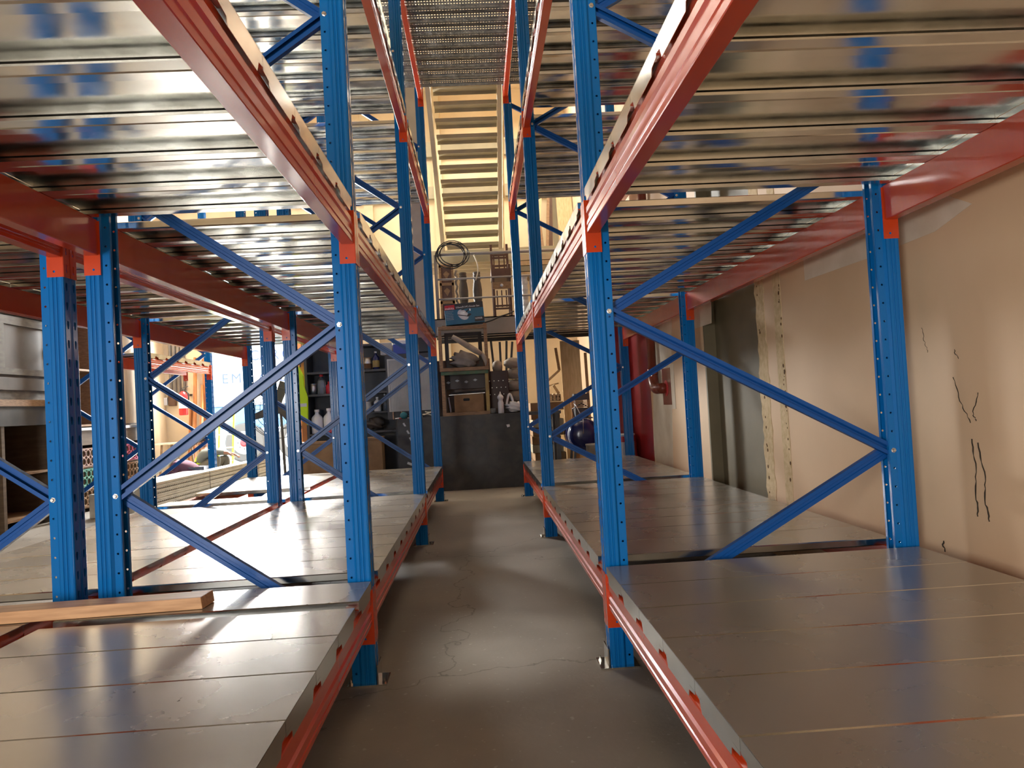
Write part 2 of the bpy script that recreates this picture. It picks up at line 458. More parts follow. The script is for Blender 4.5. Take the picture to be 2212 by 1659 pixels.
wquad('trim_7', [(1452, 640), (1410, 690), (1412, 980), (1422, 1010), (1455, 1016), (1450, 800)], M['patchp'], 0.0015)
def wcrack(name, pts, r):
    mb = MB(); rn = random.Random(len(pts))
    P = []
    for i in range(len(pts) - 1):
        for k in range(7):
            t = k / 7
            u = pts[i][0] * (1 - t) + pts[i + 1][0] * t + rn.uniform(-2.0, 2.0)
            v = pts[i][1] * (1 - t) + pts[i + 1][1] * t
            q = at(u, v, x=WX); P.append((WX - 0.0003, q.y, q.z))
    mb.tube(P, [r * rn.uniform(0.5, 1.5) for _ in P], 5)
    return struct(mb.build(name, M['crack']))
wcrack('trim_8', [(2060, 815), (2078, 875), (2100, 920)], 0.0018)
wcrack('trim_9', [(2114, 848), (2102, 895), (2110, 912)], 0.0018)
wcrack('trim_10', [(2101, 948), (2108, 1010), (2110, 1080), (2114, 1122)], 0.0026)
wcrack('trim_11', [(2114, 956), (2128, 1030), (2130, 1090), (2140, 1133)], 0.0026)
wcrack('trim_12', [(2060, 755), (2072, 778)], 0.0016)
wcrack('trim_13', [(2037, 1168), (2042, 1196)], 0.0035)
wcrack('trim_14', [(1992, 708), (1998, 740), (2005, 765)], 0.0009)

# ------------------------------------------------------------------ rack parts
H_POST = 5.15
def post_mesh():
    mb = MB()
    prof = [(.090, .026), (.090, .011), (.061, .011), (.052, 0), (.040, 0), (.0375, .0025), (.0345, .0025), (.032, 0), (.025, 0), (.0225, .0025), (.0195, .0025), (.017, 0), (.004, 0), (.001, .0012), (0, .004)]
    full = prof + [(0, .036), (.007, .040), (.007, .050), (0, .054)] + [(d, .09 - s) for d, s in prof[::-1]]
    skip = {1, len(full) - 3}           # flanges (holes)
    slot = {len(prof) - 1, len(prof) + 3}
    n = int(H_POST / 0.075)
    hole = circle8(0.0046)
    sl = [(0.0075, 0.002), (0.0065, 0.014), (0, 0.017), (-0.0065, 0.014), (-0.0075, 0.002), (-0.004, -0.014), (0, -0.017), (0.004, -0.014)]
    for i in range(len(full) - 1):
        a = Vector((full[i][0], full[i][1] - .045, 0)); b = Vector((full[i + 1][0], full[i + 1][1] - .045, 0))
        L = (b - a).length; U = (b - a) / L
        if i in skip or i in slot:
            for k in range(n):
                o = a + Vector((0, 0, k * 0.075))
                h = hole if i in skip else sl
                mb.cell(o, U, (0, 0, 1), L, 0.075, h, L * 0.5, 0.0375)
        else:
            mb.quad(a, b, b + Vector((0, 0, n * .075)), a + Vector((0, 0, n * .075)))
    return mb.mesh('post', M['blue'])
POST = post_mesh()
def base_plate_mesh():
    mb = MB().box((-.045, -.065, .0), (.11, .065, .005))
    mb.box((-.012, -.05, .0), (-.008, .05, .075))
    for sx in (-.032, .098):
        mb.lathe((sx, .04, .005), [(.009, 0), (.009, .006), (.004, .006), (.004, .016)], 6)
    return mb.mesh('base_plate', M['galv'])
BASEP = base_plate_mesh()
def bolt_mesh():
    mb = MB().lathe((0, 0, 0), [(.0105, 0), (.0105, .002), (.008, .002), (.008, .008), (.006, .010)], 6, (0, -1, 0))
    return mb.mesh('bolt', M['zinc'])
BOLT = bolt_mesh()

def brace(p, q, y, flip, parent):
    """lipped channel between (x,z) p and q at depth y"""
    a = Vector((p[0], y, p[1])); b = Vector((q[0], y, q[1])); d = b - a
    t = d.normalized(); n = t.cross(Vector((0, 1, 0)))
    s = -1 if flip else 1
    pts = [(.008, .024 * s * 0 + s * .012), (.0215, s * .012), (.0215, -s * .012), (.008, -s * .012), (.006, -s * .008), (-.006, -s * .008), (-.008, -s * .012), (-.0215, -s * .012), (-.0215, s * .012), (-.008, s * .012)]
    mb = MB().ribbon([a + n * u + Vector((0, v, 0)) for u, v in pts], 0.0016 * (1 if flip else -1), d)
    return mb.build('brace', M['brace'], parent)

ROWN = {'R': 'right rack', 'L': 'left rack beside the aisle', 'M': 'far-left rack behind it'}
YF = [0.05, 2.954, 5.858, 8.49]
def frame(row, k, xa, xb, joints_a, joints_b, label, H=None):
    """xa: x of the front face of the first post, xb: outer face of the second"""
    y = YF[k]
    sg = 1 if xb > xa else -1
    e = empty('upright_frame', ((xa + xb) / 2, y + .045, 0), 0, label, 'rack frame', 'blue upright frames of the pallet racking')
    for x, rot in ((xa, 0 if sg > 0 else math.pi), (xb, math.pi if sg > 0 else 0)):
        pl = place(POST, 'post', e, solid=0.0022)
        pl.matrix_parent_inverse = Matrix()
        pl.location = (x - (xa + xb) / 2, 0, 0.005); pl.rotation_euler = (0, 0, rot)
        bp = place(BASEP, 'base_plate', pl); bp.location = (0, 0, -0.005)
    xi, xo = xa + sg * .075, xb - sg * .075
    js = sorted([(z, 0) for z in joints_a] + [(z, 1) for z in joints_b])
    for z, wch in js:
        if z > 0.3:
            bo = place(BOLT, 'bolt', e); bo.matrix_parent_inverse = Matrix()
            bo.location = ((xi if wch == 0 else xo) - (xa + xb) / 2, -.045 + .0085, z)
    for i in range(len(js) - 1):
        p = (xi if js[i][1] == 0 else xo, js[i][0]); q = (xi if js[i + 1][1] == 0 else xo, js[i + 1][0])
        brace(p, q, y + .045 + (-.014 if i % 2 else .014), bool(i % 2), e)
    return e
XR0, XR1 = .466, 1.747
XL0, XL1 = -.462, -1.505
XM0, XM1 = -1.592, -2.643
lo = [.79, 2.04, 3.29, 4.54]; hi = [.165, 1.415, 2.665, 3.915]
NM = ['hidden just behind the camera', 'nearest the camera', 'in the middle of the row', 'at the far end of the row']
for k in range(4):
    if k: frame('R', k, XR0, XR1, hi if k == 1 else lo, lo if k == 1 else hi, 'blue upright frame of the right rack, ' + NM[k])
    if k: frame('L', k, XL0, XL1, hi if k < 3 else [z + .16 for z in hi], lo if k < 3 else [z + .16 for z in lo], 'blue upright frame of the left rack, ' + NM[k])
    if k: frame('M', k, XM0, XM1, lo, hi, 'blue upright frame of the far-left rack, ' + NM[k])

ZC = [.156, 1.654, 3.179, 4.533]
def beam(row, bay, lev, xface, sg, label, y0=None, y1=None):
    """box beam along Y; xface = x of the outer face, sg = direction into the rack"""
    ya = YF[bay] + .09 if y0 is None else y0
    yb = YF[bay + 1] if y1 is None else y1
    zc = ZC[lev]; zb = zc + .078; zt = zc + .218
    e = empty('rack_beam', (xface + sg * .022, (ya + yb) / 2, zb), 0, label, 'beam', 'orange-red beams of the pallet racking')
    h = zt - zb
    pr = [(.002, 0), (.047, 0), (.050, .003), (.050, h - .002), (.047, h), (.012, h), (.010, h - .002), (.010, h - .030), (.002, h - .036), (.000, h - .040), (.000, .078), (.006, .070), (.006, .052), (.000, .045), (.000, .030), (.003, .027), (.003, .019), (.000, .016), (.000, .002)]
    mb = MB().prism([(xface + sg * (a + .002), ya + .004, zb + b) for a, b in pr][::sg], (0, yb - ya - .008, 0))
    mb.build('beam_body', M['orange'], e)
    for yy, s in ((ya, 1), (yb, -1)):
        c = MB()
        # plate against the side of the post, with its locking-pin hole
        y = yy + (0.001 if s > 0 else -0.001)
        o = Vector((xface - sg * .003, y, zc)); U = Vector((sg, 0, 0))
        c.cell(o, U, (0, 0, 1), .062, .05, circle8(.0048), .035, .022)
        c.quad(o + Vector((0, 0, .05)), o + U * .062 + Vector((0, 0, .05)), o + U * .062 + Vector((0, 0, .212)), o + Vector((0, 0, .212)))
        # leg on the face of the post with slots
        o2 = Vector((xface - sg * .003, y, zc)); U2 = Vector((0, -s, 0))
        for j in range(3):
            c.cell(o2 + Vector((0, 0, .0707 * j)), U2, (0, 0, 1), .043, .0707, rect8(.004, .016), .022, .035)
        po = c.build('end_connector', M['orange'], e, solid=0.0035)
        po.modifiers['solidify'].offset = 0
        # square lugs that show on the connector
    return e
LEVN = ['lowest shelf', 'second shelf', 'third shelf', 'top level']
BAYN = ['near bay', 'middle bay', 'far bay']
RN = {'R': 'right rack', 'L': 'left rack', 'M': 'far-left rack'}
def rack_beams(row, bay, lev):
    if row == 'R': a, b, s = XR0, XR1, 1
    if row == 'L': a, b, s = XL0, XL1, -1
    if row == 'M': a, b, s = XM0, XM1, -1
    sa, sb = {'R': ('aisle side', 'wall side'), 'L': ('aisle side', 'inner side'), 'M': ('inner side', 'outer side')}[row]
    beam(row, bay, lev, a, s, f'orange-red box beam on the {sa} of the {RN[row]}, {LEVN[lev]}, {BAYN[bay]}')
    beam(row, bay, lev, b, -s, f'orange-red box beam on the {sb} of the {RN[row]}, {LEVN[lev]}, {BAYN[bay]}')

def tray_mesh(x0, x1, w=.2968, h=.030):
    mb = MB(); d = (x1 - x0, 0, 0)
    # pan, sides and inward lips (open path in the YZ plane)
    path = [(0, .044, -h + .0015), (0, .004, -h), (0, 0, -h + .004), (0, 0, -.003), (0, .003, 0), (0, w - .003, 0), (0, w, -.003), (0, w, -h + .004), (0, w - .004, -h), (0, w - .044, -h + .0015)]
    mb.ribbon([(x0, b, c) for a, b, c in path], 0.0013, d)
    # end caps folded over the beams, with the stepped lip
    for x, s in ((x0, 1), (x1, -1)):
        poly = [(x, .001, -.001), (x, w - .001, -.001), (x, w - .001, -.030), (x, w - .030, -.033), (x, w - .045, -.060), (x, .055, -.060), (x, .050, -.042), (x, .001, -.037)]
        mb.prism(poly, (s * .0015, 0, 0))
    me = mb.mesh('deck_tray', M['galv'])
    me.materials.append(M['dusty'])
    for p in me.polygons:
        c = p.center
        if abs(p.normal.z) > .9 and p.area > .02 and c.z > .0004:
            p.material_index = 1
    return me
def tray(me, y, z, label, dx=0, rz=0):
    o = place(me, 'deck_tray', loc=(dx, y, z), rot=(0, 0, rz))
    return tag(o, label, 'deck tray', 'galvanised steel deck trays')
TR = {'R': tray_mesh(XR0 - .0045, 1.722), 'L': tray_mesh(-1.497, XL0 + .0045), 'M': tray_mesh(-2.618, XM0 + .0045)}
def deck(row, bay, lev, ystart, n, skip=()):
    z = ZC[lev] + .218 + .0305
    for i in range(n):
        if i in skip: continue
        lab = f'galvanised deck tray, {ORD[i]} from the camera, {LEVN[lev]} of the {RN[row]}, {BAYN[bay]}'
        tray(TR[row], ystart + .3 * i, z + random.uniform(-.0004, .0004), lab)
for row in 'RLM':
    for lev in (0, 1, 2):
        for bay in (0, 1, 2):
            if lev == 2 and (bay == 0 or row == 'M'): continue
            rack_beams(row, bay, lev)
            if bay == 0:
                if row == 'L' and lev == 0:
                    deck(row, bay, lev, -.145, 9)
                    tray(TR['L'], 2.632, ZC[0] + .249, 'galvanised deck tray with a short plank on it, touching the nearest left upright')
                else:
                    deck(row, bay, lev, .22, 9)
            elif bay == 1:
                deck(row, bay, lev, 3.12, 9)
            elif row == 'M' and lev == 0:
                deck(row, bay, lev, 6.03, 1)
                for i in range(5):
                    tray(TR['M'], 6.90 + .3 * i, ZC[0] + .249, f'galvanised deck tray, {ORD[i+1]} from the camera, lowest shelf of the far-left rack, far bay')
            else:
                deck(row, bay, lev, 6.03, 8)
for row in 'RL':
    rack_beams(row, 2, 3)
# timber offcut on the near left deck
e = MB()
zt = ZC[0] + .2505
pa = at(490, 1299, z=zt); 
e.prism([(-1.005, 2.665, zt + .001), (-2.45, 2.60, zt + .001), (-2.45, 2.60, zt + .042), (-1.01, 2.665, zt + .042)], (0.006, .105, 0))
thing('timber_plank', e, M['wood2'], 'planed brown timber plank lying across the near left steel deck', 'plank', bevel=.002)

# perforated walkway planks over the aisle
def walkway_plank():
    mb = MB(); x0, x1, w = -.70, .93, .232
    n = int((x1 - x0) / .027); px = (x1 - x0) / n
    for j, (b0, bw, sl) in enumerate([(.012, .085, .026), (.125, .05, .010), (.182, .038, .008)]):
        for k in range(n):
            mb.cell((x0 + k * px, b0, 0), (1, 0, 0), (0, 1, 0), px, bw, rect8(.0062, sl), px / 2, bw / 2)
    for a, b in ((0, .012), (.097, .125), (.175, .182), (.22, w)):
        mb.quad((x0, a, 0), (x1, a, 0), (x1, b, 0), (x0, b, 0))
    for y in (0, .097, .125, w):
        mb.quad((x0, y, 0), (x1, y, 0), (x1, y, -.035 if y in (0, w) else -.012), (x0, y, -.035 if y in (0, w) else -.012))
    for k in range(n):
        mb.cell((x0 + k * px, 0, -.035), (1, 0, 0), (0, 1, 0), px, .02, rect8(.005, .005), px / 2, .01)
    return mb.mesh('walkway_plank', M['grat'])
WPM = walkway_plank()
for k in range(10):
    o = place(WPM, 'walkway_plank', loc=(0, 8.24 - .238 * k, ZC[3] + .253), solid=.002)
    tag(o, f'perforated steel walkway plank high over the aisle, {ORD[k].replace("nearest", "first")} from the staircase', 'walkway plank', 'perforated planks of the overhead walkway')

# ------------------------------------------------------------------ structure beyond the racks
MEZ_Y = 10.2
# grey steel column left of the staircase
cx0, cx1 = at(880, 400, y=MEZ_Y - .06).x, at(918, 400, y=MEZ_Y - .06).x - .01
cm = MB().box((cx0, MEZ_Y - .06, 0), (cx1, MEZ_Y + .18, RZ - .002))
thing('steel_column', cm, M['grey'], 'tall grey column rising left of the cream staircase', 'column', bevel=.006)
# mezzanine: edge beam, floor
x0m = -.57
mz = empty('mezzanine_floor', (0.6, MEZ_Y, 2.0), 0, 'grey edged mezzanine floor behind the racks, carrying railing and stored furniture', 'mezzanine')
MB().box((x0m, MEZ_Y, 2.03), (WX - .003, MEZ_Y + .012, 2.28)).box((x0m, MEZ_Y, 2.265), (WX - .003, MEZ_Y + .10, 2.28)).box((x0m, MEZ_Y, 2.03), (WX - .003, MEZ_Y + .10, 2.045)).build('edge_beam', M['grey'], mz)
MB().box((x0m, MEZ_Y + .012, 2.225), (WX - .003, 12.1, 2.263)).build('floor_plate', M['metal_dk'], mz)
jm = MB()
for yy in (10.9, 11.6):
    jm.box((x0m, yy, 2.06), (WX - .003, yy + .08, 2.224))
jm.build('joist', M['metal_dk'], mz)
# railing
rl = empty('guard_rail', (0, MEZ_Y + .05, 2.28), 0, 'grey tubular guard rail along the mezzanine edge, black cable coiled over it', 'railing')
RY = MEZ_Y + .05
zr = [3.17, 2.83, 2.555]
for x in (-.50, .578, 1.70):
    MB().tube([(x, RY, 2.281), (x, RY, 3.17)], .022, 10).build('rail_post', M['rail'], rl, smooth=True)
for z, r in zip(zr, (.022, .013, .013)):
    MB().tube([(-.50, RY, z), (1.70, RY, z)], r, 10).build('rail', M['rail'], rl, smooth=True)
# cable coil
pts = []
for i in range(90):
    a = i / 90 * 2 * math.pi * 4.5
    rr = .17 + .05 * math.sin(i * .33)
    pts.append((-.30 + rr * math.cos(a) * 1.15 + .05 * math.sin(i * .07), RY - .050 - .012 * math.sin(a * .5 + 1), 3.13 + rr * math.sin(a) * .95 - .02 * math.sin(i * .11)))
thing('cable_coil', MB().tube(pts, .0075, 6), M['cable'], 'loose coil of black cable hung over the mezzanine rail', 'cable', smooth=True)
pts = [(.03 + .05 * math.sin(t * 3), RY - .03, 3.15 - .36 * t) for t in [i / 10 for i in range(11)]]
thing('cream_cord', MB().tube(pts, .009, 6), M['wcable'], 'short cream cord dangling from the top mezzanine rail', 'cord', smooth=True)
pts = [at(u, v, y=MEZ_Y - .04) for u, v in [(1110, 672), (1098, 678), (1080, 684), (1062, 692), (1046, 697)]]
thing('grey_hose', MB().tube(pts, .010, 6), M['cable'], 'thin dark hose lying across the front of the grey mezzanine edge beam', 'hose', smooth=True)

# staircase
st = empty('staircase', (.04, 11.8, 3.6), 0, 'cream steel staircase with open treads climbing above the mezzanine', 'staircase')
ya, za, yb_, zb_ = 9.35, 5.16, 11.72, 3.64
nt_ = 12
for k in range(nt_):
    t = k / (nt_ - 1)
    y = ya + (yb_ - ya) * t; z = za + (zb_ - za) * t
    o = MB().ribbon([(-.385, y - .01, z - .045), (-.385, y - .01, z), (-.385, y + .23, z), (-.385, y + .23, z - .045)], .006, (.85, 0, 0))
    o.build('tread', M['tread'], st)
for x in (-.44, .465):
    d = Vector((0, yb_ - ya + .3, zb_ - za - .19)); 
    p0 = Vector((x, ya - .35, za + .224 - .05)); p1 = Vector((x, yb_ + .02, zb_ - .02))
    MB().bar(p0, p1, .055, .24, side=(1, 0, 0)).build('stringer', M['stair'], st)
hb = MB()
for x in (.53,):
    q0, q1 = Vector((x, ya - .3, za + 1.05)), Vector((x, yb_ + .1, zb_ + .82))
    for h in (0, -.3, -.6):
        hb.tube([q0 + Vector((0, 0, h)), q1 + Vector((0, 0, h))], .014, 6)
    for t in (0.0, .33, .66, 1):
        q = q0.lerp(q1, t); hb.tube([q, q - Vector((0, 0, .95))], .016, 6)
hb.build('handrail', M['stair'], st)
# landing and the steel bands behind it
ld = empty('stair_landing', (.5, 11.9, 3.5), 0, 'khaki landing deck under the foot of the cream staircase', 'landing')
MB().box((-.75, 12.0, 3.40), (WX - .003, 12.05, 3.60)).build('edge_beam', M['band'], ld)
MB().box((-.75, 12.05, 3.57), (WX - .003, 13.59, 3.60)).build('floor_plate', M['band'], ld)
lm = MB()
for i, yy in enumerate((12.3, 12.65, 13.0, 13.35)):
    lm.box((-.75, yy, 3.47), (WX - .003, yy + .06, 3.569))
lm.build('joist', M['stair'], ld)
for i, (z, h) in enumerate(((5.92, .27), (5.10, .22), (2.62, .20))):
    struct(MB().box((-3.2, BY - .10, z - h), (WX, BY, z)).build('trim_%d' % (20 + i), M['band']))
for x in (-.62, -1.9):
    struct(MB().box((x, BY - .12, 0), (x + .16, BY, RZ)).build('trim_%d' % (25 + int(-x)), M['stair']))
# stair top rises to a beam
# items on the mezzanine (all stand on its plate at z = 2.264)
MF = 2.2645
def mx(u, y, v=620): return at(u, v, y=y).x
dz = MB(); y = 10.55
xa, xb = mx(950, y), mx(981, y)
dm = empty('carved_panel', ((xa + xb) / 2, y, MF), 0, 'carved dark brown wooden panel standing behind the railing', 'wooden panel')
MB().box((xa, y, MF), (xb, y + .05, 3.08)).build('board', M['dwood'], dm)
fr = MB()
for a, b, c, d in ((xa, xa + .03, MF, 3.09), (xb - .03, xb, MF, 3.09), (xa, xb, 3.05, 3.09), (xa, xb, 2.79, 2.83), (xa, xb, 2.53, 2.57), (xa, xb, MF, 2.31)):
    fr.box((a, y - .015, c), (b, y - .001, d))
fr.build('moulding', M['wood'], dm)
mo = MB()
for zc_ in (2.70, 2.42, 2.94):
    mo.prism([((xa + xb) / 2 + a * .045, y - .008, zc_ + b * .06) for a, b in ((-1, .3), (0, 1), (1, .3), (0, -1))], (0, .007, 0))
mo.build('carved_motif', M['wood'], dm)
# twisted rope-like post
pts = [(xb + .035 + .012 * math.cos(t * 1.7), y + .03 + .012 * math.sin(t * 1.7), MF + .008 + t * .0335) for t in range(23)]
thing('twisted_post', MB().tube(pts, .016, 6), M['sack'], 'slim twisted wooden post beside the carved brown panel', 'wooden post', smooth=True)
# turned legs (two)
for i, u in enumerate((1001, 1031)):
    x = mx(u, 10.45)
    pr = [(.060, 0), (.060, .03), (.075, .05), (.045, .10), (.040, .14), (.055, .17), (.055, .19), (.046, .21), (.062, .30), (.066, .42), (.055, .52), (.046, .56), (.052, .575), (.052, .60), (.044, .605), (.052, .615), (.052, .64), (.044, .645), (.052, .655), (.052, .68), (.040, .685)]
    thing('turned_leg', MB().lathe((x, 10.45, MF), pr, 20), M['greyd'], 'turned dark wooden leg behind the rail, ' + ('next to the twisted post' if i == 0 else 'farther from the twisted post'), 'furniture leg', 'turned legs on the mezzanine', smooth=True)
# dark chair with tall ladder back
xc0, xc1 = mx(1064, 10.5), mx(1104, 10.5)
ch = empty('wooden_chair', ((xc0 + xc1) / 2, 10.6, MF), 0, 'dark wooden chair with tall slatted back standing at the railing', 'chair')
CH = 10.5
for x in (xc0 + .015, xc1 - .015):
    MB().bar((x, CH, MF), (x, CH + .02, 3.05), .03, .035).build('leg', M['dwood'], ch)
    MB().bar((x, CH + .38, MF), (x, CH + .40, 3.42), .03, .035).build('leg', M['dwood'], ch)
MB().box((xc0 - .01, CH - .02, 2.86), (xc1 + .01, CH + .42, 2.99)).build('seat', M['dwood'], ch)
MB().box((xc0, CH - .01, 2.70), (xc1, CH + .01, 2.80)).build('front_rail', M['wood'], ch)
MB().lathe(((xc0 + xc1) / 2, CH - .012, 2.75), [(.022, 0), (.022, .006), (.012, .010)], 14, (0, -1, 0)).build('boss', M['steel'], ch)
sl = MB()
for z in (2.42, 2.46):
    sl.bar((xc0, CH, z), (xc1, CH, z), .02, .025)
for k in range(3):
    xx = xc0 + .06 + k * .065
    sl.bar((xx, CH, 2.44), (xx, CH, 2.68), .018, .016, side=(1, 0, 0))
sl.build('lower_lattice', M['dwood'], ch)
bk = MB()
for z in (3.02, 3.10, 3.22, 3.26):
    bk.bar((xc0, CH + .39, z), (xc1, CH + .39, z), .02, .028)
for k in range(3):
    xx = xc0 + .05 + k * .075
    bk.bar((xx, CH + .39, 3.03), (xx, CH + .39, 3.26), .018, .014, side=(1, 0, 0))
bk.build('back_lattice', M['dwood'], ch)
# stacks of long boards and wrapped bundles on the mezzanine right
for i, (z0, z1, mt) in enumerate(((2.90, 2.97, 'ply'), (2.985, 3.06, 'band'), (3.075, 3.14, 'ply'), (3.155, 3.24, 'stair'))):
    thing('long_board', MB().box((.62, 10.75 + .02 * i, z0), (1.80, 11.15, z1)), M[mt], ['pale', 'khaki', 'second pale', 'topmost cream'][i] + ' long board in the pile on the mezzanine, ' + ['at the bottom', 'second from bottom', 'second from top', 'at the top'][i], 'board', 'long boards piled on the mezzanine')
sm = MB()
sm.box((.63, 10.72, MF), (.70, 11.12, 2.895)).box((1.70, 10.72, MF), (1.78, 11.12, 2.895))
thing('board_trestle', sm, M['dwood'], 'low wooden trestle carrying the long boards on the mezzanine', 'trestle')
for i, (u, r) in enumerate(((1134, .046), (1152, .046))):
    x = mx(u, 10.6, 640)
    pr = [(r * (1 + .12 * math.sin(k * 1.9)), .03 * k) for k in range(22)]
    thing('wrapped_roll', MB().lathe((x, 10.58, MF), pr, 14), M['silver'], 'upright roll wrapped in shiny film at the mezzanine edge, ' + ('left one' if i == 0 else 'right one'), 'roll', 'film-wrapped rolls')
# boards leaning on the wall above the landing
def plank(name, u0, v0, u1, v1, y, wid, mat, label, cat='board', dy=.12, th=.02, group=None, **k):
    p = at(u0, v0, y=y); q = at(u1, v1, y=y + dy)
    d = (q - p).normalized(); sd = Vector((0, 1, 0)); sd = (sd - d * sd.dot(d)).normalized()
    mb = MB().bar(p, q, th, wid, side=(0, 1, 0))
    return thing(name, mb, M[mat], label, cat, group, **k)
LZ = 3.601
def lboard(x0, x1, tx, h, mat, label, yy=12.9, t=.02):
    mb = MB().prism([(x0, yy, LZ), (x1, yy, LZ), (x1 + tx, yy + .35, LZ + h), (x0 + tx, yy + .35, LZ + h)], (0, t, 0))
    return thing('leaning_board', mb, M[mat], label, 'board', 'boards leaning above the landing')
lboard(mx(1160, 13, 470), mx(1172, 13, 470), -.02, .95, 'wood', 'narrow brown board, leftmost of those leaning above the landing')
lboard(mx(1158, 13, 470) - .09, mx(1160, 13, 470) - .03, .18, 1.5, 'ply', 'thin pale lath leaning at the left above the landing', 12.7)
lboard(mx(1172, 13, 470), mx(1178, 13, 470), .14, 1.5, 'wood', 'slim slanting brown lath above the landing', 12.8)
lboard(mx(1180, 13, 470), mx(1190, 13, 470) , .10, 1.6, 'dwood', 'dark slanting board above the landing', 13.0)
lboard(mx(1180, 13, 470) + .12, mx(1203, 13, 470) + .03, 0, 1.9, 'band', 'tall khaki board panel leaning above the landing', 13.08)
lboard(mx(1206, 13, 470), WX - .02, 0, 1.75, 'ply', 'broad pale plywood sheet leaning above the landing', 12.95)

# ------------------------------------------------------------------ bench, black board and crates
bn = empty('workbench', (.05, 9.95, 0), 0, 'low workbench hidden behind the leaning black board', 'workbench')
BZ = .945
MB().box((-1.06, 9.62, BZ - .04), (1.05, 10.12, BZ)).build('bench_top', M['metal_dk'], bn)
for x in (-1.02, -.42, 1.0):
    for y in (9.66, 10.06):
        MB().box((x - .025, y - .025, 0), (x + .025, y + .025, BZ - .041)).build('leg', M['metal_dk'], bn)
bb = empty('black_board', (-.24, 9.55, 0), 0, 'big scuffed black board standing at the end of the aisle', 'board')
MB().prism([(-1.06, 9.52, .001), (.575, 9.52, .001), (.575, 9.57, BZ + .004), (-1.06, 9.57, BZ + .004)], (0, .028, 0)).build('panel', M['black'], bb, bevel=.003)
tp = MB()
for a, b in (((871, 914), (877, 924)), ((879, 930), (885, 940)), ((885, 945), (890, 955)), ((891, 960), (894, 966))):
    p = at(*a, y=9.55); q = at(*b, y=9.55); p.y = q.y = 9.52 + .05 * p.z / BZ - .002
    tp.bar(p, q, .001, .022)
for a in ((880, 1000), (900, 1010), (876, 1015), (890, 990)):
    p = at(*a, y=9.53); p.y = 9.52 + .05 * p.z / BZ - .002
    tp.bar(p, p + Vector((.07, .0, -.03)), .001, .03)
tp.build('torn_tape', M['silver'], bb)
thing('paper_scrap', MB().prism([(.33, 9.56, .80), (.37, 9.56, .805), (.375, 9.56, .775), (.34, 9.56, .765)], (0, .004, 0)), M['white'], 'small white scrap stuck on the black board', 'paper scrap')

def crate(label, x0, x1, z0, z1, y, dep, mats, rails=.045, th=.035, tilt=0):
    e = empty('wooden_crate', ((x0 + x1) / 2, y + dep / 2, z0), 0, label, 'crate', 'wooden crates stacked on the bench')
    names = ('top_rail', 'bottom_rail', 'left_stile', 'right_stile')
    bx = ((x0, z1 - rails, x1, z1), (x0, z0, x1, z0 + rails), (x0, z0 + rails, x0 + rails, z1 - rails), (x1 - rails, z0 + rails, x1, z1 - rails))
    for n, b, m in zip(names, bx, mats):
        MB().box((b[0], y, b[1]), (b[2], y + th, b[3])).build(n, M[m], e, bevel=.003)
    bd = MB()
    bd.box((x0 + .006, y + th, z0 + .004), (x1 - .006, y + dep, z0 + .022)).box((x0 + .006, y + th, z1 - .022), (x1 - .006, y + dep, z1 - .004))
    bd.box((x0 + .006, y + th, z0 + .022), (x0 + .022, y + dep, z1 - .022)).box((x1 - .022, y + th, z0 + .022), (x1 - .006, y + dep, z1 - .022))
    bd.build('side_boards', M['greyd'], e)
    return e
CY = 9.64
cx0, cx1 = -.478, .135
crate('lower wooden crate with faded green top rail, on the black bench', cx0, cx1, BZ + .001, 1.523, CY, .36, ('greenp', 'wood', 'wood', 'yelp'))
crate('upper wooden crate framing a bundle of cloth, stacked on the green-railed crate', cx0 - .012, cx1 + .012, 1.525, 2.112, CY - .01, .36, ('wood', 'wood', 'wood', 'wood'))
# contents of the lower crate
bxm = empty('cardboard_box', (-.12, CY + .12, BZ + .05), 0, 'brown cardboard box with a hand hole inside the lower crate', 'box')
MB().box((-.325, CY + .04, BZ + .047), (.06, CY + .30, 1.215)).build('carton', M['card'], bxm, bevel=.003)
MB().prism([(-.165 + a, CY + .038, 1.15 + b) for a, b in ((-.035, -.016), (.035, -.016), (.042, -.006), (.042, .01), (.035, .018), (-.035, .018), (-.042, .01), (-.042, -.006))], (0, .003, 0)).build('hand_hole', M['dark'], bxm)
thing('metal_sheet', MB().prism([(-.39, CY + .05, 1.217), (.08, CY + .05, 1.225), (.08, CY + .29, 1.262), (-.34, CY + .29, 1.250)], (0, 0, .006)), M['lightmetal'], 'light grey sheet lying on the cardboard box in the crate', 'sheet')
pw = MB().tube([(-.375, CY + .09, BZ + .052), (-.40, CY + .11, 1.19)], .014, 8)
thing('short_rod', pw, M['steel'], 'short dull metal rod leaning inside the lower crate', 'rod')
dk = MB().box((cx0 + .03, CY + .30, 1.30), (cx1 - .03, CY + .345, 1.498))
thing('pierced_panel', dk, M['quilt'], 'dark pierced panel at the back of the lower crate', 'panel')
stm = MB()
for k in range(4):
    xx = -.40 + k * .12; zz = 1.39 + (k % 2) * .02
    stm.prism([(xx - .03, CY + .298, zz), (xx, CY + .298, zz + .018), (xx + .03, CY + .298, zz), (xx, CY + .298, zz - .018)], (0, .001, 0))
o = stm.build('pattern', M['silver'], bpy.data.objects['pierced_panel'])
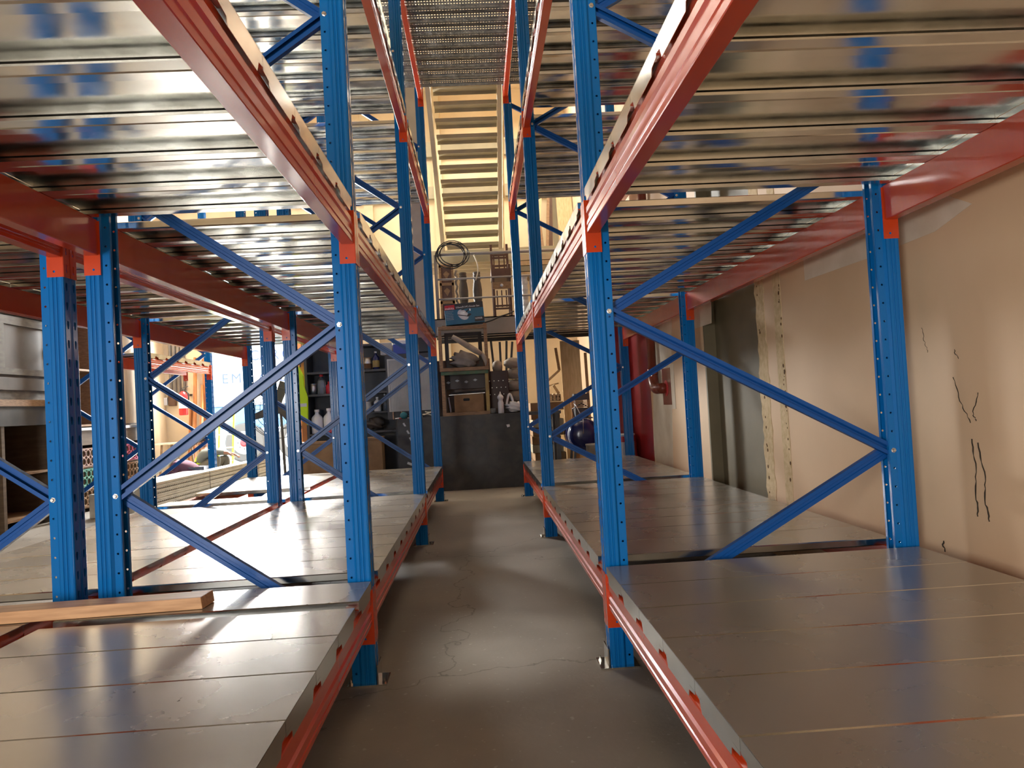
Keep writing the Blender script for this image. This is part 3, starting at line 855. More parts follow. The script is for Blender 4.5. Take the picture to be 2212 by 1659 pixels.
# contents of the upper crate
e = empty('inner_frame', (-.15, CY + .2, 1.575), 0, 'dark weathered frame standing inside the upper crate', 'frame')
a0, a1, b0, b1 = cx0 + .06, cx1 - .06, 1.572, 2.045
for n, b in (('top_rail', (a0, b1 - .055, a1, b1)), ('bottom_rail', (a0, b0, a1, b0 + .045)), ('stile', (a0, b0 + .045, a0 + .05, b1 - .055)), ('stile', (a1 - .05, b0 + .045, a1, b1 - .055))):
    MB().box((b[0], CY + .20, b[1]), (b[2], CY + .235, b[3])).build(n, M['greyd'], e)
def blob(name, c, r, mat, label, cat, seed, n=22, m=14, amp=.12, parent=None, flat=0):
    rn = random.Random(seed); ph = [(rn.uniform(1, 4), rn.uniform(1, 4), rn.uniform(0, 6)) for _ in range(5)]
    mb = MB(); vs = []
    for i in range(m + 1):
        th = math.pi * i / m
        for j in range(n):
            a = 2 * math.pi * j / n
            d = Vector((math.sin(th) * math.cos(a), math.sin(th) * math.sin(a), math.cos(th)))
            s = 1 + amp * sum(math.sin(p * d.x * 3 + q * d.z * 3 + w + d.y * 2) for p, q, w in ph) / 2.2
            v = Vector((d.x * r[0], d.y * r[1], d.z * r[2])) * s
            if v.z < -r[2] * .8: v.z = -r[2] * .8
            vs.append(Vector(c) + v)
    fs = [(i * n + j, (i + 1) * n + j, (i + 1) * n + (j + 1) % n, i * n + (j + 1) % n) for i in range(m) for j in range(n)]
    mb.add(vs, fs)
    if parent is not None: return mb.build(name, M[mat], parent, smooth=True)
    return thing(name, mb, M[mat], label, cat, smooth=True)
blob('cloth_bundle', (-.17, CY + .10, 1.67), (.17, .07, .12), 'sack', 'crumpled dusty cloth bundle inside the upper crate', 'cloth bundle', 3, amp=.22)
p = [at(u, v, y=CY - .058) for u, v in [(977, 727), (992, 736), (1010, 747), (1028, 758), (1040, 765)]]
rl_ = MB().tube(p, [.028, .036, .040, .040, .030], 12)
thing('rolled_cloth', rl_, M['sack'], 'pale rolled cloth slanting across the upper crate opening', 'cloth roll', smooth=True)
p = [at(u, v, y=CY - .055) for u, v in [(1040, 762), (1046, 772), (1050, 784), (1049, 790)]]
o = MB().tube(p, [.022, .030, .020, .006], 8).build('loose_end', M['sack'], bpy.data.objects['rolled_cloth'], smooth=True)

# boxed power tool on top
BW, BH, BD = .505, .268, .26
bo_ = empty('tool_box', (-.15, CY + .1, 2.113), 0, 'teal and black printed carton of a circular saw, tilted on the crates', 'carton')
org = at(963.5, 701, y=CY + .01); org.z = 2.125
U = Vector((math.cos(.055), 0, math.sin(.055))); V = Vector((-math.sin(.055), 0, math.cos(.055))); Nn = Vector((0, -1, 0))
def bq(a, b, c, d, off, mat, name):
    P = [org + U * x + V * z - Vector((0, off, 0)) for x, z in ((a, b), (c, b), (c, d), (a, d))]
    return MB().prism(P, (0, .0004, 0)).build(name, M[mat], bo_)
MB().prism([org, org + U * BW, org + U * BW + V * BH, org + V * BH], (0, BD, 0)).build('carton', M['teal'], bo_, bevel=.002)
bq(.0, BH - .075, BW, BH, .0008, 'ink', 'top_band')
bq(.004, BH - .072, .135, BH - .012, .0014, 'redp', 'brand_panel')
bq(BW - .125, .012, BW - .004, .078, .0010, 'ink', 'model_panel')
text_mesh('brand_lettering', 'makita', .042, M['white'], bo_, org + U * .006 + V * (BH - .068) - Vector((0, .002, 0)), U, V, squash=1.05, extrude=.0003)
text_mesh('title_lettering', '235mm(9-1/4") Circular Saw', .031, M['white'], bo_, org + U * .148 + V * (BH - .060) - Vector((0, .002, 0)), U, V, squash=.86, extrude=.0003)
text_mesh('model_lettering', 'N5900B', .034, M['white'], bo_, org + U * (BW - .120) + V * .042 - Vector((0, .002, 0)), U, V, squash=.82, extrude=.0003)
for i, s in enumerate(('235mm(9-1/4")', 'Circular Saw', 'Sierra Circular', 'Scie Circulaire', 'Handkreissäge', 'Кругла пила')):
    text_mesh('small_lettering', s, .016, M['silver'], bo_, org + U * .015 + V * (BH - .098 - .021 * i) - Vector((0, .0016, 0)), U, V, extrude=.0003)
def disc(cx, cz, rx, rz, tilt, off, mat, name, n=28, a0=0, a1=2 * math.pi):
    P = []
    for i in range(n):
        a = a0 + (a1 - a0) * i / n
        x = rx * math.cos(a); z = rz * math.sin(a)
        P.append(org + U * (cx + x * math.cos(tilt) - z * math.sin(tilt)) + V * (cz + x * math.sin(tilt) + z * math.cos(tilt)) - Vector((0, off, 0)))
    return MB().prism(P, (0, .0004, 0)).build(name, M[mat], bo_)
disc(.235, .118, .080, .058, -.75, .0010, 'silver', 'saw_guard_print')
disc(.235, .123, .050, .036, -.75, .0016, 'steel', 'saw_blade_print')
P = [(.16, .118), (.30, .085), (.345, .112), (.33, .125), (.30, .122), (.285, .100), (.17, .128)]
MB().prism([org + U * a + V * b - Vector((0, .0022, 0)) for a, b in P], (0, .0004, 0)).build('saw_shoe_print', M['ink'], bo_)
P = [(.270, .150), (.290, .170), (.315, .185), (.320, .176), (.300, .160), (.285, .142)]
MB().prism([org + U * a + V * b - Vector((0, .0022, 0)) for a, b in P], (0, .0004, 0)).build('saw_handle_print', M['ink'], bo_)
P = [(.322, .160), (.340, .162), (.336, .188), (.322, .186)]
MB().prism([org + U * a + V * b - Vector((0, .0022, 0)) for a, b in P], (0, .0004, 0)).build('saw_icon_print', M['white'], bo_)
MB().prism([org + U * a + V * b - Vector((0, .0012, 0)) for a, b in ((.205, .178), (.235, .192), (.262, .184), (.25, .176))], (0, .0004, 0)).build('saw_motor_print', M['ink'], bo_)
for x in (-.43, .10):
    thing('wooden_block', MB().box((x, CY + .02, 2.1125), (x + .045, CY + .09, 2.135 if x > 0 else 2.1245)), M['wood'], 'small wooden block beside the carton, ' + ('right end' if x > 0 else 'left end') + ' of the crate top', 'block', 'blocks on the upper crate')
# bottles, bag and jar right of the crate
x = at(1082, 880, y=9.72).x
bt = empty('spray_bottle', (x, 9.72, BZ), 0, 'pale plastic bottle with narrow neck beside the crate', 'bottle')
MB().lathe((x, 9.72, BZ + .001), [(.035, 0), (.040, .01), (.038, .14), (.030, .16), (.030, .18), (.042, .20), (.040, .22), (.022, .245), (.012, .25)], 18).build('bottle_body', M['plastic'], bt, smooth=True)
MB().lathe((x, 9.72, BZ + .2515), [(.013, 0), (.013, .012), (.006, .018), (.006, .034)], 10).build('cap', M['white'], bt, smooth=True)
x = at(1064, 890, y=9.72).x
thing('glass_jar', MB().lathe((x, 9.72, BZ + .001), [(.045, 0), (.050, .01), (.050, .07), (.047, .075), (.044, .07), (.044, .012), (.0, .010)], 16), M['clear'], 'small empty clear jar between the crate and the bottle', 'jar', smooth=True)
x = at(1109, 880, y=9.74).x
pb = empty('plastic_bag', (x, 9.74, BZ), 0, 'crumpled white plastic bag with looped handles on the bench', 'plastic bag')
blob('bag_body', (x + .02, 9.76, BZ + .072), (.12, .08, .075), 'plastic', '', '', 8, amp=.22, parent=pb)
pts = [(x - .06 + .02 * math.sin(t * 4), 9.76, BZ + .11 + .14 * math.sin(math.pi * t)) for t in [i / 10 for i in range(11)]]
pts = [(x - .09 + .10 * t, 9.76, BZ + .09 + .16 * math.sin(math.pi * t)) for t in [i / 12 for i in range(13)]]
MB().tube(pts, [.016] * 13, 7).build('handle', M['plastic'], pb, smooth=True)
# sacks, quilted panel, junk behind
SY = 10.0
sk0 = at(1112, 850, y=SY).x
for i in range(5):
    blob('stuffed_sack', (sk0 + .01 * (i % 2), SY + .02 - .0 * i, BZ + .072 + .148 * i), (.130, .092, .080), 'sack', 'dusty beige sack in the pile right of the crates, ' + ['at the bottom', 'second from bottom', 'middle one', 'second from top', 'topmost'][i], 'sack', 20 + i, amp=.07)
thing('small_sack', MB().lathe((sk0 - .215, SY, 1.515), [(.05, 0), (.068, .03), (.070, .07), (.055, .12), (.02, .14)], 14), M['sack'], 'small tied sack on the dark upholstered panel', 'sack', smooth=True)
q0, q1 = at(1056, 858, y=9.86), at(1098, 812, y=9.86)
qp = empty('quilted_panel', ((q0.x + q1.x) / 2, 9.97, BZ), 0, 'dark quilted panel with metal studs behind the jar', 'panel')
MB().box((max(q0.x - .03, .155), 9.86, BZ + .001), (q1.x, 9.90, 1.512)).build('padding', M['quilt'], qp, bevel=.01)
for r in range(3):
    for c in range(4):
        MB().lathe((q0.x + .02 + c * .06 + (r % 2) * .03, 9.859, 1.20 + r * .09), [(.007, 0), (.005, .005)], 8, (0, -1, 0)).build('stud', M['zinc'], qp)
for i, (u, v, h) in enumerate(((1066, 755, .26), (1080, 752, .20), (1090, 748, .23), (1098, 752, .18))):
    b = at(u, v, y=10.17)
    thing('metal_rod', MB().bar((b.x, 10.17, 1.41), (b.x + .03 * (i - 1), 10.17, 1.86 + h * .3), .03, .03), M['metal_dk'], 'dark upright bar behind the sacks, ' + ['leftmost', 'second from left', 'third from left', 'rightmost'][i], 'bar', 'dark bars behind the sacks')
thing('dark_backdrop', MB().box((-.56, 10.14, .001), (.17, 10.165, 1.70)).box((.171, 10.145, .001), (.60, 10.16, 1.34)), M['dwood'], 'dark brown partition board added behind the crates and sacks', 'backdrop')  # added backdrop that darkens the view behind crates and sacks
thing('junk_tray', MB().box((at(1058, 760, y=10.1).x, 10.135, 1.36), (at(1130, 760, y=10.1).x, 10.195, 1.395)), M['metal_dk'], 'dark shelf board behind the sacks', 'shelf board')
thing('shelf_support', MB().box((.20, 10.17, .001), (.25, 10.195, 1.359)).box((.50, 10.17, .001), (.55, 10.195, 1.359)), M['metal_dk'], 'dark supports under the shelf board behind the sacks', 'support')

# ------------------------------------------------------------------ right end under the mezzanine
def sheet(name, u0, v0, u1, v1, y, label, mat, dep=.02, lean=.15, cat='board', floor=True):
    a = at(u0, v0, y=y); b = at(u1, v1, y=y)
    zt = max(a.z, b.z); zb = 0.001 if floor else min(a.z, b.z)
    mb = MB().prism([(a.x, y - lean, zb), (b.x, y - lean, zb), (b.x, y, zt), (a.x, y, zt)], (0, dep, 0))
    return thing(name, mb, M[mat], label, cat)
sheet('plywood_sheet', 1209, 737, 1259, 880, 11.2, 'tall brown plywood sheet standing under the mezzanine, right of the laths', 'ply')
sheet('narrow_panel', 1261, 762, 1274, 880, 11.3, 'narrow brown moulded panel right of the tall plywood sheet', 'wood')
sheet('pale_lath', 1277, 740, 1284, 880, 11.5, 'pale thin lath against the back corner right of the moulded panel', 'ply', lean=.1)
sheet('short_board', 1233, 866, 1247, 905, 10.95, 'short light board standing in front of the tall plywood sheet', 'wood2', lean=.1)
plank('slanting_lath', 1162, 842, 1208, 800, 11.0, .035, 'ply', 'pale lath slanting up to the plywood sheet')
plank('lower_lath', 1160, 840, 1206, 828, 10.9, .02, 'ply', 'thin lath lying nearly level below the slanting lath')
plank('leaning_batten', 1200, 752, 1208, 800, 11.05, .04, 'wood', 'short brown batten leaning left of the plywood sheet')
plank('crossed_batten', 1195, 832, 1207, 850, 10.85, .04, 'ply', 'short pale batten propped on the carton of rolls')
# carton of round rolls
a = at(1177, 868, y=10.5); b = at(1211, 851, y=10.5)
rc = empty('roll_carton', ((a.x + b.x) / 2, 10.7, .8), 0, 'open carton packed with round cardboard tubes', 'carton')
MB().box((a.x, 10.5, a.z), (b.x, 10.515, a.z + .012)).box((a.x, 10.5, a.z), (a.x + .008, 10.9, b.z)).box((b.x - .008, 10.5, a.z), (b.x, 10.9, b.z)).box((a.x, 10.515, a.z), (b.x, 10.9, a.z + .01)).build('carton', M['card'], rc)
w_ = (b.x - a.x - .02) / 4
for r in range(2):
    for c in range(4):
        MB().lathe((a.x + .01 + w_ * (c + .5), 10.52, a.z + .038 + .048 * r), [(.024, 0), (.024, .3)], 12, (0, 1, 0)).build('tube', M['ply'], rc)
# stacked flattened cardboard below
zz = .0012
tops = a.z - .003
n = 9; hh = (tops - zz) / n
for i in range(n):
    rn = random.Random(i)
    dx = rn.uniform(-.02, .02)
    x0 = at(1150, 930, y=10.4).x + dx; x1 = at(1216, 930, y=10.4).x + rn.uniform(-.04, .03)
    thing('flat_carton', MB().box((x0, 10.40 + rn.uniform(-.03, .02), zz + hh * i), (x1, 11.0, zz + hh * (i + 1) - .004)), M['card' if i % 3 else 'band'], f'flattened carton in the pile beside the compressor, {ORD[i].replace("nearest", "first")} from the floor', 'flat carton', 'pile of flattened cartons', bevel=.006)
# compressor
kx = at(1264, 940, y=9.75).x
kp = empty('air_compressor', (kx, 10.0, 0), 0, 'dark blue air compressor with black pump standing behind the far right rack', 'compressor')
MB().lathe((kx, 9.72, .60), [(.06, 0), (.15, .015), (.20, .06), (.215, .12), (.215, .62), (.20, .68), (.15, .72), (.06, .735)], 32, (0, 1, 0)).build('tank', M['tankb'], kp, smooth=True)
MB().lathe((kx, 9.835, .60), [(.217, 0), (.219, .005), (.219, .02), (.217, .025)], 32, (0, 1, 0)).build('seam_ring', M['steel'], kp)
for y in (9.87, 10.25):
    for s in (-1, 1):
        MB().bar((kx + s * .12, y, .44), (kx + s * .17, y, 0.001), .04, .03).build('foot', M['metal_dk'], kp)
MB().box((kx - .10, 9.85, .812), (kx + .13, 10.15, .83)).build('mounting_plate', M['metal_dk'], kp)
pm = MB().box((kx - .09, 9.88, .831), (kx + .08, 10.08, .96)).box((kx - .10, 9.87, 1.06), (kx + .10, 10.09, 1.15))
for k in range(5):
    pm.box((kx - .085, 9.885, .97 + k * .018), (kx + .085, 10.075, .980 + k * .018))
pm.build('pump', M['metal_dk'], kp)
MB().tube([(kx - .11, 9.86, .82), (kx - .14, 9.82, .95), (kx - .02, 9.80, 1.02), (kx + .10, 9.84, .95), (kx + .05, 9.84, .83)], .008, 6).build('air_hose', M['cable'], kp, smooth=True)
MB().tube([(kx - .12, 9.80, 1.02), (kx - .10, 9.72, .99), (kx - .02, 9.70, .80), (kx - .03, 9.71, .62)], .006, 6).build('cable', M['steel'], kp, smooth=True)
bx_ = at(1284, 970, y=9.4).x
thing('grey_bucket', MB().lathe((bx_, 9.4, .001), [(.085, 0), (.105, .48), (.112, .482), (.112, .50), (.098, .50), (.09, .02), (.0, .02)], 20), M['grey'], 'plain grey bucket in front of the blue compressor', 'bucket', smooth=True)
# red wall paint, cabinet, pail
struct(MB().prism([(WX + .0005, 7.98, 0), (WX + .0005, 9.3, 0), (WX + .0005, 9.3, 2.6), (WX + .0005, 7.98, 2.6)], (-.004, 0, 0)).build('trim_30', M['redd']))
rcb = empty('red_cabinet', (1.66, 9.4, 0), 0, 'tall red steel cabinet with pinkish hinged door against the right wall', 'cabinet')
MB().box((1.60, 9.00, 0.001), (1.85, 10.1, 2.10)).build('carcass', M['redd'], rcb, bevel=.004)
dr = MB().box((1.586, 9.06, .05), (1.598, 10.06, 2.06)).build('door', M['pinkr'], rcb)
for z in (.5, 1.05, 1.60):
    MB().lathe((1.59, 9.04, z), [(.010, 0), (.010, .07)], 8).build('hinge', M['redd'], dr)
px_ = WX - .20
pl = empty('paint_drum', (px_, 8.78, 0), 0, 'white drum with red rim band standing before the red cabinet', 'drum')
MB().lathe((px_, 8.78, .001), [(.150, 0), (.155, .01), (.155, .60), (.150, .61)], 28).build('drum_body', M['pail'], pl, smooth=False)
MB().lathe((px_, 8.78, .545), [(.1565, 0), (.1565, .066)], 28).build('red_band', M['redp'], pl)
MB().lathe((px_, 8.78, .6125), [(.163, 0), (.163, .018), (.15, .022)], 28).build('lid', M['pail'], pl)
# red pipe with elbow into the wall plate
yp = 7.60; zp = 1.13
xp = 1.80
pe = empty('red_pipe', (xp, yp, zp), 0, 'rusty red fire pipe dropping to a flanged elbow on the right wall', 'pipe')
MB().tube([(xp, yp, 1.33), (xp, yp, 4.5)], .043, 20).build('riser', M['pipe'], pe, smooth=True)
MB().lathe((xp, yp, 1.285), [(.057, 0), (.057, .02), (.058, .021), (.058, .045)], 20).build('flange', M['pipe'], pe)
el = []; R2 = .15
for i in range(9):
    a = math.pi / 2 * i / 8
    el.append((xp, yp - R2 + R2 * math.cos(a), 1.285 - R2 * math.sin(a)))
el += [(xp + .004, yp - R2 - .06, 1.285 - R2), (xp + .03, yp - R2 - .12, 1.285 - R2), (WX - .045, yp - R2 - .16, 1.285 - R2)]
MB().tube(el, .053, 20).build('elbow', M['pipe'], pe, smooth=True)
for s in (-1, 1):
    MB().lathe((xp - .03, yp - .01 + s * .062, 1.27), [(.009, 0), (.009, .07)], 6).build('bolt', M['zinc'], pe)
MB().lathe((WX - .012, 7.27, 1.285 - R2), [(.080, 0), (.075, .010)], 22, (1, 0, 0)).build('wall_collar', M['redp'], pe)
struct(MB().box((WX - .006, 6.98, .93), (WX - .0003, 7.45, 1.36)).build('trim_31', M['patchp']))
struct(MB().box((WX - .009, 7.10, .97), (WX - .0062, 7.42, 1.33)).build('trim_32', M['pipe']))
# short brown block under the near right rack
thing('wood_block', MB().box((.68, 2.70, .001), (.76, 2.80, .13)), M['pipe'], 'small red-brown block on the floor beside the near right rack foot', 'block', bevel=.003)
# ------------------------------------------------------------------ dark shelving, boxes, bottles
SX0, SX1, SYY = -2.375, -1.13, 10.30
sh = empty('storage_shelf', ((SX0 + SX1) / 2, SYY + .2, 0), 0, 'dark steel shelving unit full of bottles left of the black board', 'shelf')
for x in (SX0, SX1 - .035):
    MB().box((x, SYY, 0.001), (x + .035, SYY + .42, 2.03)).build('side_panel', M['metal_dk'], sh)
MB().box((SX0 + .036, SYY + .40, 0.001), (SX1 - .036, SYY + .42, 2.03)).build('back_panel', M['metal_dk'], sh)
SZ = [.80, 1.13, 1.34, 1.645, 2.0]
for z in (.80, 1.34, 1.645, 2.0):
    MB().box((SX0 + .036, SYY + .002, z - .028), (SX1 - .036, SYY + .399, z)).build('shelf', M['metal_dk'], sh)
mid = at(738, 880, y=SYY).x
MB().box((mid - .01, SYY + .01, .801), (mid + .01, SYY + .39, 1.311)).box((mid - .01, SYY + .01, 1.341), (mid + .01, SYY + .39, 1.616)).build('divider', M['metal_dk'], sh)
def bottle(u, z, r, h, mat, label, name='bottle', cat='bottle', capm='white', y=None, neck=True, smooth=True, lab=None):
    y = (SYY + .10) if y is None else y
    x = at(u, 880, y=y).x
    e = empty(name, (x, y, z), 0, label, cat)
    if neck:
        pr = [(r * .9, 0), (r, .008), (r, h * .62), (r * .85, h * .70), (r * .35, h * .82), (r * .35, h * .90)]
    else:
        pr = [(r, 0), (r, h * .94)]
    MB().lathe((x, y, z + .001), pr, 16).build('body', M[mat], e, smooth=smooth)
    MB().lathe((x, y, z + .001 + (h * .90 if neck else h * .94) + .0005), [(r * .42 if neck else r * 1.03, 0), (r * .42 if neck else r * 1.03, h * (.10 if neck else .05))], 14).build('cap' if neck else 'lid', M[capm], e, smooth=False)
    if lab:
        MB().lathe((x, y, z + h * .12), [(r + .001, 0), (r + .001, h * .38)], 16).build('label_band', M[lab], e)
    return e
bottle(679, 1.34, .045, .15, 'steel', 'bare shiny tin can, leftmost on the dark shelf', 'tin_can', 'can', 'steel', neck=False)
bottle(697, 1.34, .060, .27, 'clear', 'tall clear plastic bottle beside the shiny tin can', capm='redp')
bottle(713, 1.34, .045, .17, 'redp', 'small red container right of the clear bottle', 'red_container', 'container', 'redp')
bottle(735, 1.645, .055, .17, 'white', 'white tin with blue print on the upper dark shelf', 'printed_tin', 'can', 'white', neck=False, lab='letter')
bottle(750, 1.34, .045, .26, 'steel', 'slim grey bottle in the middle of the dark shelf', capm='metal_dk')
bottle(799, 1.645, .055, .17, 'steel', 'rusty tin can on the upper shelf beside the blue bottle', 'tin_can', 'can', 'wood', neck=False, lab='rust')
bottle(817, 1.645, .048, .25, 'tankb', 'dark blue bottle with yellow label on the upper shelf', capm='silver', lab='yelp')
bottle(816, 1.06, .050, .20, 'plastic', 'white bottle with blue print on the short lower shelf', capm='white', lab='silver')
bottle(796, 1.06, .045, .14, 'panelw', 'squat pale tub beside the white printed bottle', 'plastic_tub', 'tub', 'white', neck=False)
bottle(832, 1.06, .030, .24, 'clear', 'slim clear bottle at the right end of the short lower shelf', capm='white', y=SYY + .2)
bottle(684, .80, .080, .33, 'plastic', 'white plastic jug, left one on the bottom dark shelf', 'plastic_jug', 'jug')
bottle(710, .80, .080, .34, 'plastic', 'white plastic jug, right one of the pair on the bottom dark shelf', 'plastic_jug', 'jug')
bottle(755, 1.0, .065, .16, 'plastic', 'pale tub in the middle of the dark shelf above the bottom', 'plastic_tub', 'tub', 'white', neck=False, y=SYY + .12)
MB().box((mid + .011, SYY + .01, .985), (mid + .22, SYY + .38, .9995)).build('half_shelf', M['metal_dk'], sh)
MB().box((at(790, 880, y=SYY).x, SYY + .01, 1.04), (SX1 - .036, SYY + .38, 1.0595)).build('half_shelf', M['metal_dk'], sh)
blob('red_rag', (at(706, 915, y=SYY).x, SYY + .009, .826), (.08, .008, .030), 'redp', 'crumpled red rag at the foot of the white jugs', 'rag', 41, amp=.2)
blob('cloth_heap', (at(805, 905, y=SYY).x, SYY + .12, .885), (.14, .09, .085), 'greyd', 'grey crumpled cloth heap on the bottom shelf near the black board', 'cloth', 42, amp=.2)
# wooden / cardboard boxes in front of the shelf foot
for i, (u0, u1, zt_) in enumerate(((645, 742, .70), (752, 826, .72))):
    x0, x1 = at(u0, 980, y=10.0).x, at(u1, 980, y=10.0).x
    cb = empty('chest', ((x0 + x1) / 2, 10.1, 0), 0, 'dusty brown chest standing before the dark shelving, ' + ('left one' if i == 0 else 'right one'), 'chest')
    MB().box((x0, 10.0, .001), (x1, 10.27, zt_ - .03)).build('body', M['card'], cb, bevel=.004)
    MB().box((x0 - .01, 9.99, zt_ - .0295), (x1 + .01, 10.27, zt_)).build('lid', M['wood'], cb, bevel=.003)
# hi-vis vest hanging on the shelf side
vx = at(652, 850, y=10.25).x
vs = [(0, 1.74), (.02, 1.68), (.055, 1.60), (.06, 1.45), (.10, 1.30), (.095, 1.10), (.085, .92), (.03, 1.0), (-.02, 1.02), (-.06, 1.05), (-.065, 1.25), (-.045, 1.45), (-.02, 1.62)]
hv = empty('safety_vest', (vx, 10.2, .95), 0, 'yellow hi-vis vest hanging at the left end of the dark shelving', 'vest')
MB().prism([(vx - .02 + a, 10.22, b) for a, b in vs], (0, .05, 0)).build('vest_body', M['hivis'], hv, bevel=.012)
MB().box((vx - .055, 10.2185, 1.18), (vx + .065, 10.2195, 1.225)).build('reflective_strip', M['silver'], hv)
MB().box((vx - .006, 10.235, 1.72), (vx + .006, 10.25, 1.80)).build('hanger_loop', M['metal_dk'], hv)
thing('wooden_post', MB().box((vx - .04, 10.34, .001), (vx + .025, 10.41, 1.9)), M['orangew'], 'rough orange timber post behind the yellow vest', 'post')
# ribbed panel, cabinet behind, crate
rx0, rx1 = at(840, 860, y=9.78).x, at(944, 850, y=9.78).x
rp = empty('ribbed_panel', ((rx0 + rx1) / 2, 9.78, BZ), 0, 'grey-white ribbed panel with pale frame standing on the bench', 'panel')
z0, z1 = BZ + .10, 1.735
rb = MB().box((rx0 + .02, 9.785, z0 + .02), (rx1 - .02, 9.80, z1 - .02))
nrib = 30
for k in range(nrib):
    x = rx0 + .025 + (rx1 - rx0 - .05) * k / nrib
    rb.box((x, 9.779, z0 + .025), (x + .010, 9.785, z1 - .025))
rb.build('ribbed_sheet', M['panelw'], rp)
fm = MB().box((rx0, 9.77, z0), (rx0 + .02, 9.805, z1)).box((rx1 - .02, 9.77, z0), (rx1, 9.805, z1)).box((rx0 + .02, 9.77, z0), (rx1 - .02, 9.805, z0 + .02)).box((rx0 + .02, 9.77, z1 - .02), (rx1 - .02, 9.805, z1))
fm.build('frame', M['panelw'], rp)
for k in range(4):
    x = rx0 + .04 + k * .11
    MB().box((x, 9.775, BZ + .001), (x + .012, 9.79, z0 - .001)).build('leg', M['wood2'], rp)
kb0, kb1 = rx0 - .03, rx1 - .02
kb = empty('dark_cabinet', ((kb0 + kb1) / 2, 9.93, BZ), 0, 'dark cabinet with louvres behind the ribbed panel', 'cabinet')
MB().box((kb0, 9.83, BZ + .001), (kb1, 10.04, 1.80)).build('carcass', M['metal_dk'], kb)
for k in range(4):
    MB().box((kb1 - .26, 9.822, 1.66 + k * .03), (kb1 - .02, 9.829, 1.675 + k * .03)).build('louvre', M['metal_dk'], kb)
bc = at(868, 750, y=9.9)
MBc = MB().box((bc.x - .11, 9.84, 1.801), (bc.x + .12, 10.02, 1.93))
thing('blue_crate', MBc, M['bluec'], 'blue plastic crate on top of the dark cabinet', 'crate', bevel=.006)
thing('white_carton', MB().box((bc.x - .28, 9.86, 1.931 - .13), (bc.x - .125, 10.02, 1.96)), M['panelw'], 'pale carton left of the blue crate on the dark cabinet', 'carton', bevel=.003)
thing('white_tray', MB().box((bc.x - .10, 9.85, 1.931), (bc.x + .14, 10.02, 1.985)), M['plastic'], 'pale tray lying on the blue crate', 'tray', bevel=.006)
thing('dark_bag', MB().box((bc.x + .14, 9.84, 1.801), (bc.x + .38, 10.03, 2.08)), M['ink'], 'black ribbed case on the dark cabinet, right of the blue crate', 'case', bevel=.02)
# clutter on the bench: motor, cables
mx_ = at(872, 888, y=9.68).x
mo_ = empty('small_motor', (mx_, 9.68, BZ), 0, 'round teal motor lying on the bench below the ribbed panel', 'motor')
MB().lathe((mx_, 9.63, BZ + .046), [(.030, 0), (.045, .01), (.045, .08), (.03, .09)], 18, (0, 1, 0)).build('housing', M['tealp'], mo_, smooth=True)
MB().tube([(mx_ + .04, 9.66, BZ + .04), (mx_ + .09, 9.65, BZ + .02), (mx_ + .12, 9.68, BZ + .012)], .007, 6).build('lead', M['cable'], mo_, smooth=True)
for i, (u, s) in enumerate(((900, 1), (925, -1))):
    x = at(u, 895, y=9.66).x
    pts = [(x + .07 * math.cos(t * .5), 9.66 + .03 * math.sin(t * .5), BZ + .010 + .0035 * t + (.04 * math.sin(t * .31) if s > 0 else .02 * abs(math.sin(t * .4)))) for t in range(18)]
    thing('white_cable', MB().tube(pts, .008, 6), M['wcable'], 'loop of pale cable on the bench, ' + ('beside the teal motor' if s > 0 else 'close to the crates'), 'cable', 'pale cables on the bench', smooth=True)
for i, u in enumerate((853, 862, 880)):
    x = at(u, 895, y=9.65).x
    thing('hand_tool', MB().tube([(x, 9.645, BZ + .009), (x + .04, 9.66, BZ + .011), (x + .075, 9.66, BZ + .014)], [.007, .008, .011], 7), M['redp' if i == 1 else 'steel'], ['grey hand tool at the left end of the bench', 'red-handled tool next to the teal motor', 'steel tool right in front of the teal motor'][i], 'tool', smooth=True)

# ------------------------------------------------------------------ left wall furniture
FX = -4.97
WL = LX + .02
# old grey hutch with doors
hu = empty('grey_cupboard', (-5.3, 7.2, 1.41), 0, 'weathered grey wooden cupboard with panelled doors on the left wall bench', 'cupboard')
MB().box((WL, 4.9, 1.402), (FX - .022, 8.95, 2.32)).build('carcass', M['greyc'], hu)
MB().box((WL, 4.88, 2.3205), (FX + .02, 8.97, 2.35)).build('cornice', M['greyc'], hu)
ys = [4.92, 5.92, 6.93, 7.93, 8.94]
for i in range(4):
    y0, y1 = ys[i] + .012, ys[i + 1] - .012
    d = MB().box((FX - .018, y0, 1.67), (FX - .010, y1, 2.30)).build('door', M['greyd'], hu)
    f = MB()
    for a, b, c, e_ in ((y0, y1, 2.21, 2.30), (y0, y1, 1.67, 1.74), (y0, y0 + .10, 1.74, 2.21), (y1 - .10, y1, 1.74, 2.21)):
        f.box((FX - .0099, a, c), (FX + .008, b, e_))
    f.build('door_frame', M['greyc'], d)
    MB().box((FX + .0085, y1 - .08, 1.90), (FX + .02, y1 - .05, 2.01)).build('handle', M['brownc'], d)
    MB().box((FX - .018, y0, 1.505), (FX + .004, y1, 1.64)).build('drawer', M['greyd'], hu)
MB().box((WL, 4.88, 1.33), (FX + .03, 8.99, 1.401)).build('work_surface', M['wood'], hu)
lc = empty('open_cabinet', (-5.3, 7.2, 0), 0, 'dark brown open cabinet with shelves under the weathered grey cupboard', 'cabinet')
MB().box((WL, 4.9, .001), (WL + .02, 8.95, 1.329)).build('back_panel', M['brownc'], lc)
for y in (4.9, 6.3, 7.62, 7.95, 8.90):
    MB().box((WL + .021, y, .001), (FX, y + .05, 1.12)).build('upright_board', M['brownc'], lc)
for z in (.10, .58):
    for a, b in ((4.951, 6.299), (6.351, 7.619), (8.001, 8.899)):
        MB().box((WL + .021, a, z), (FX - .01, b, z + .025)).build('shelf', M['wood'], lc)
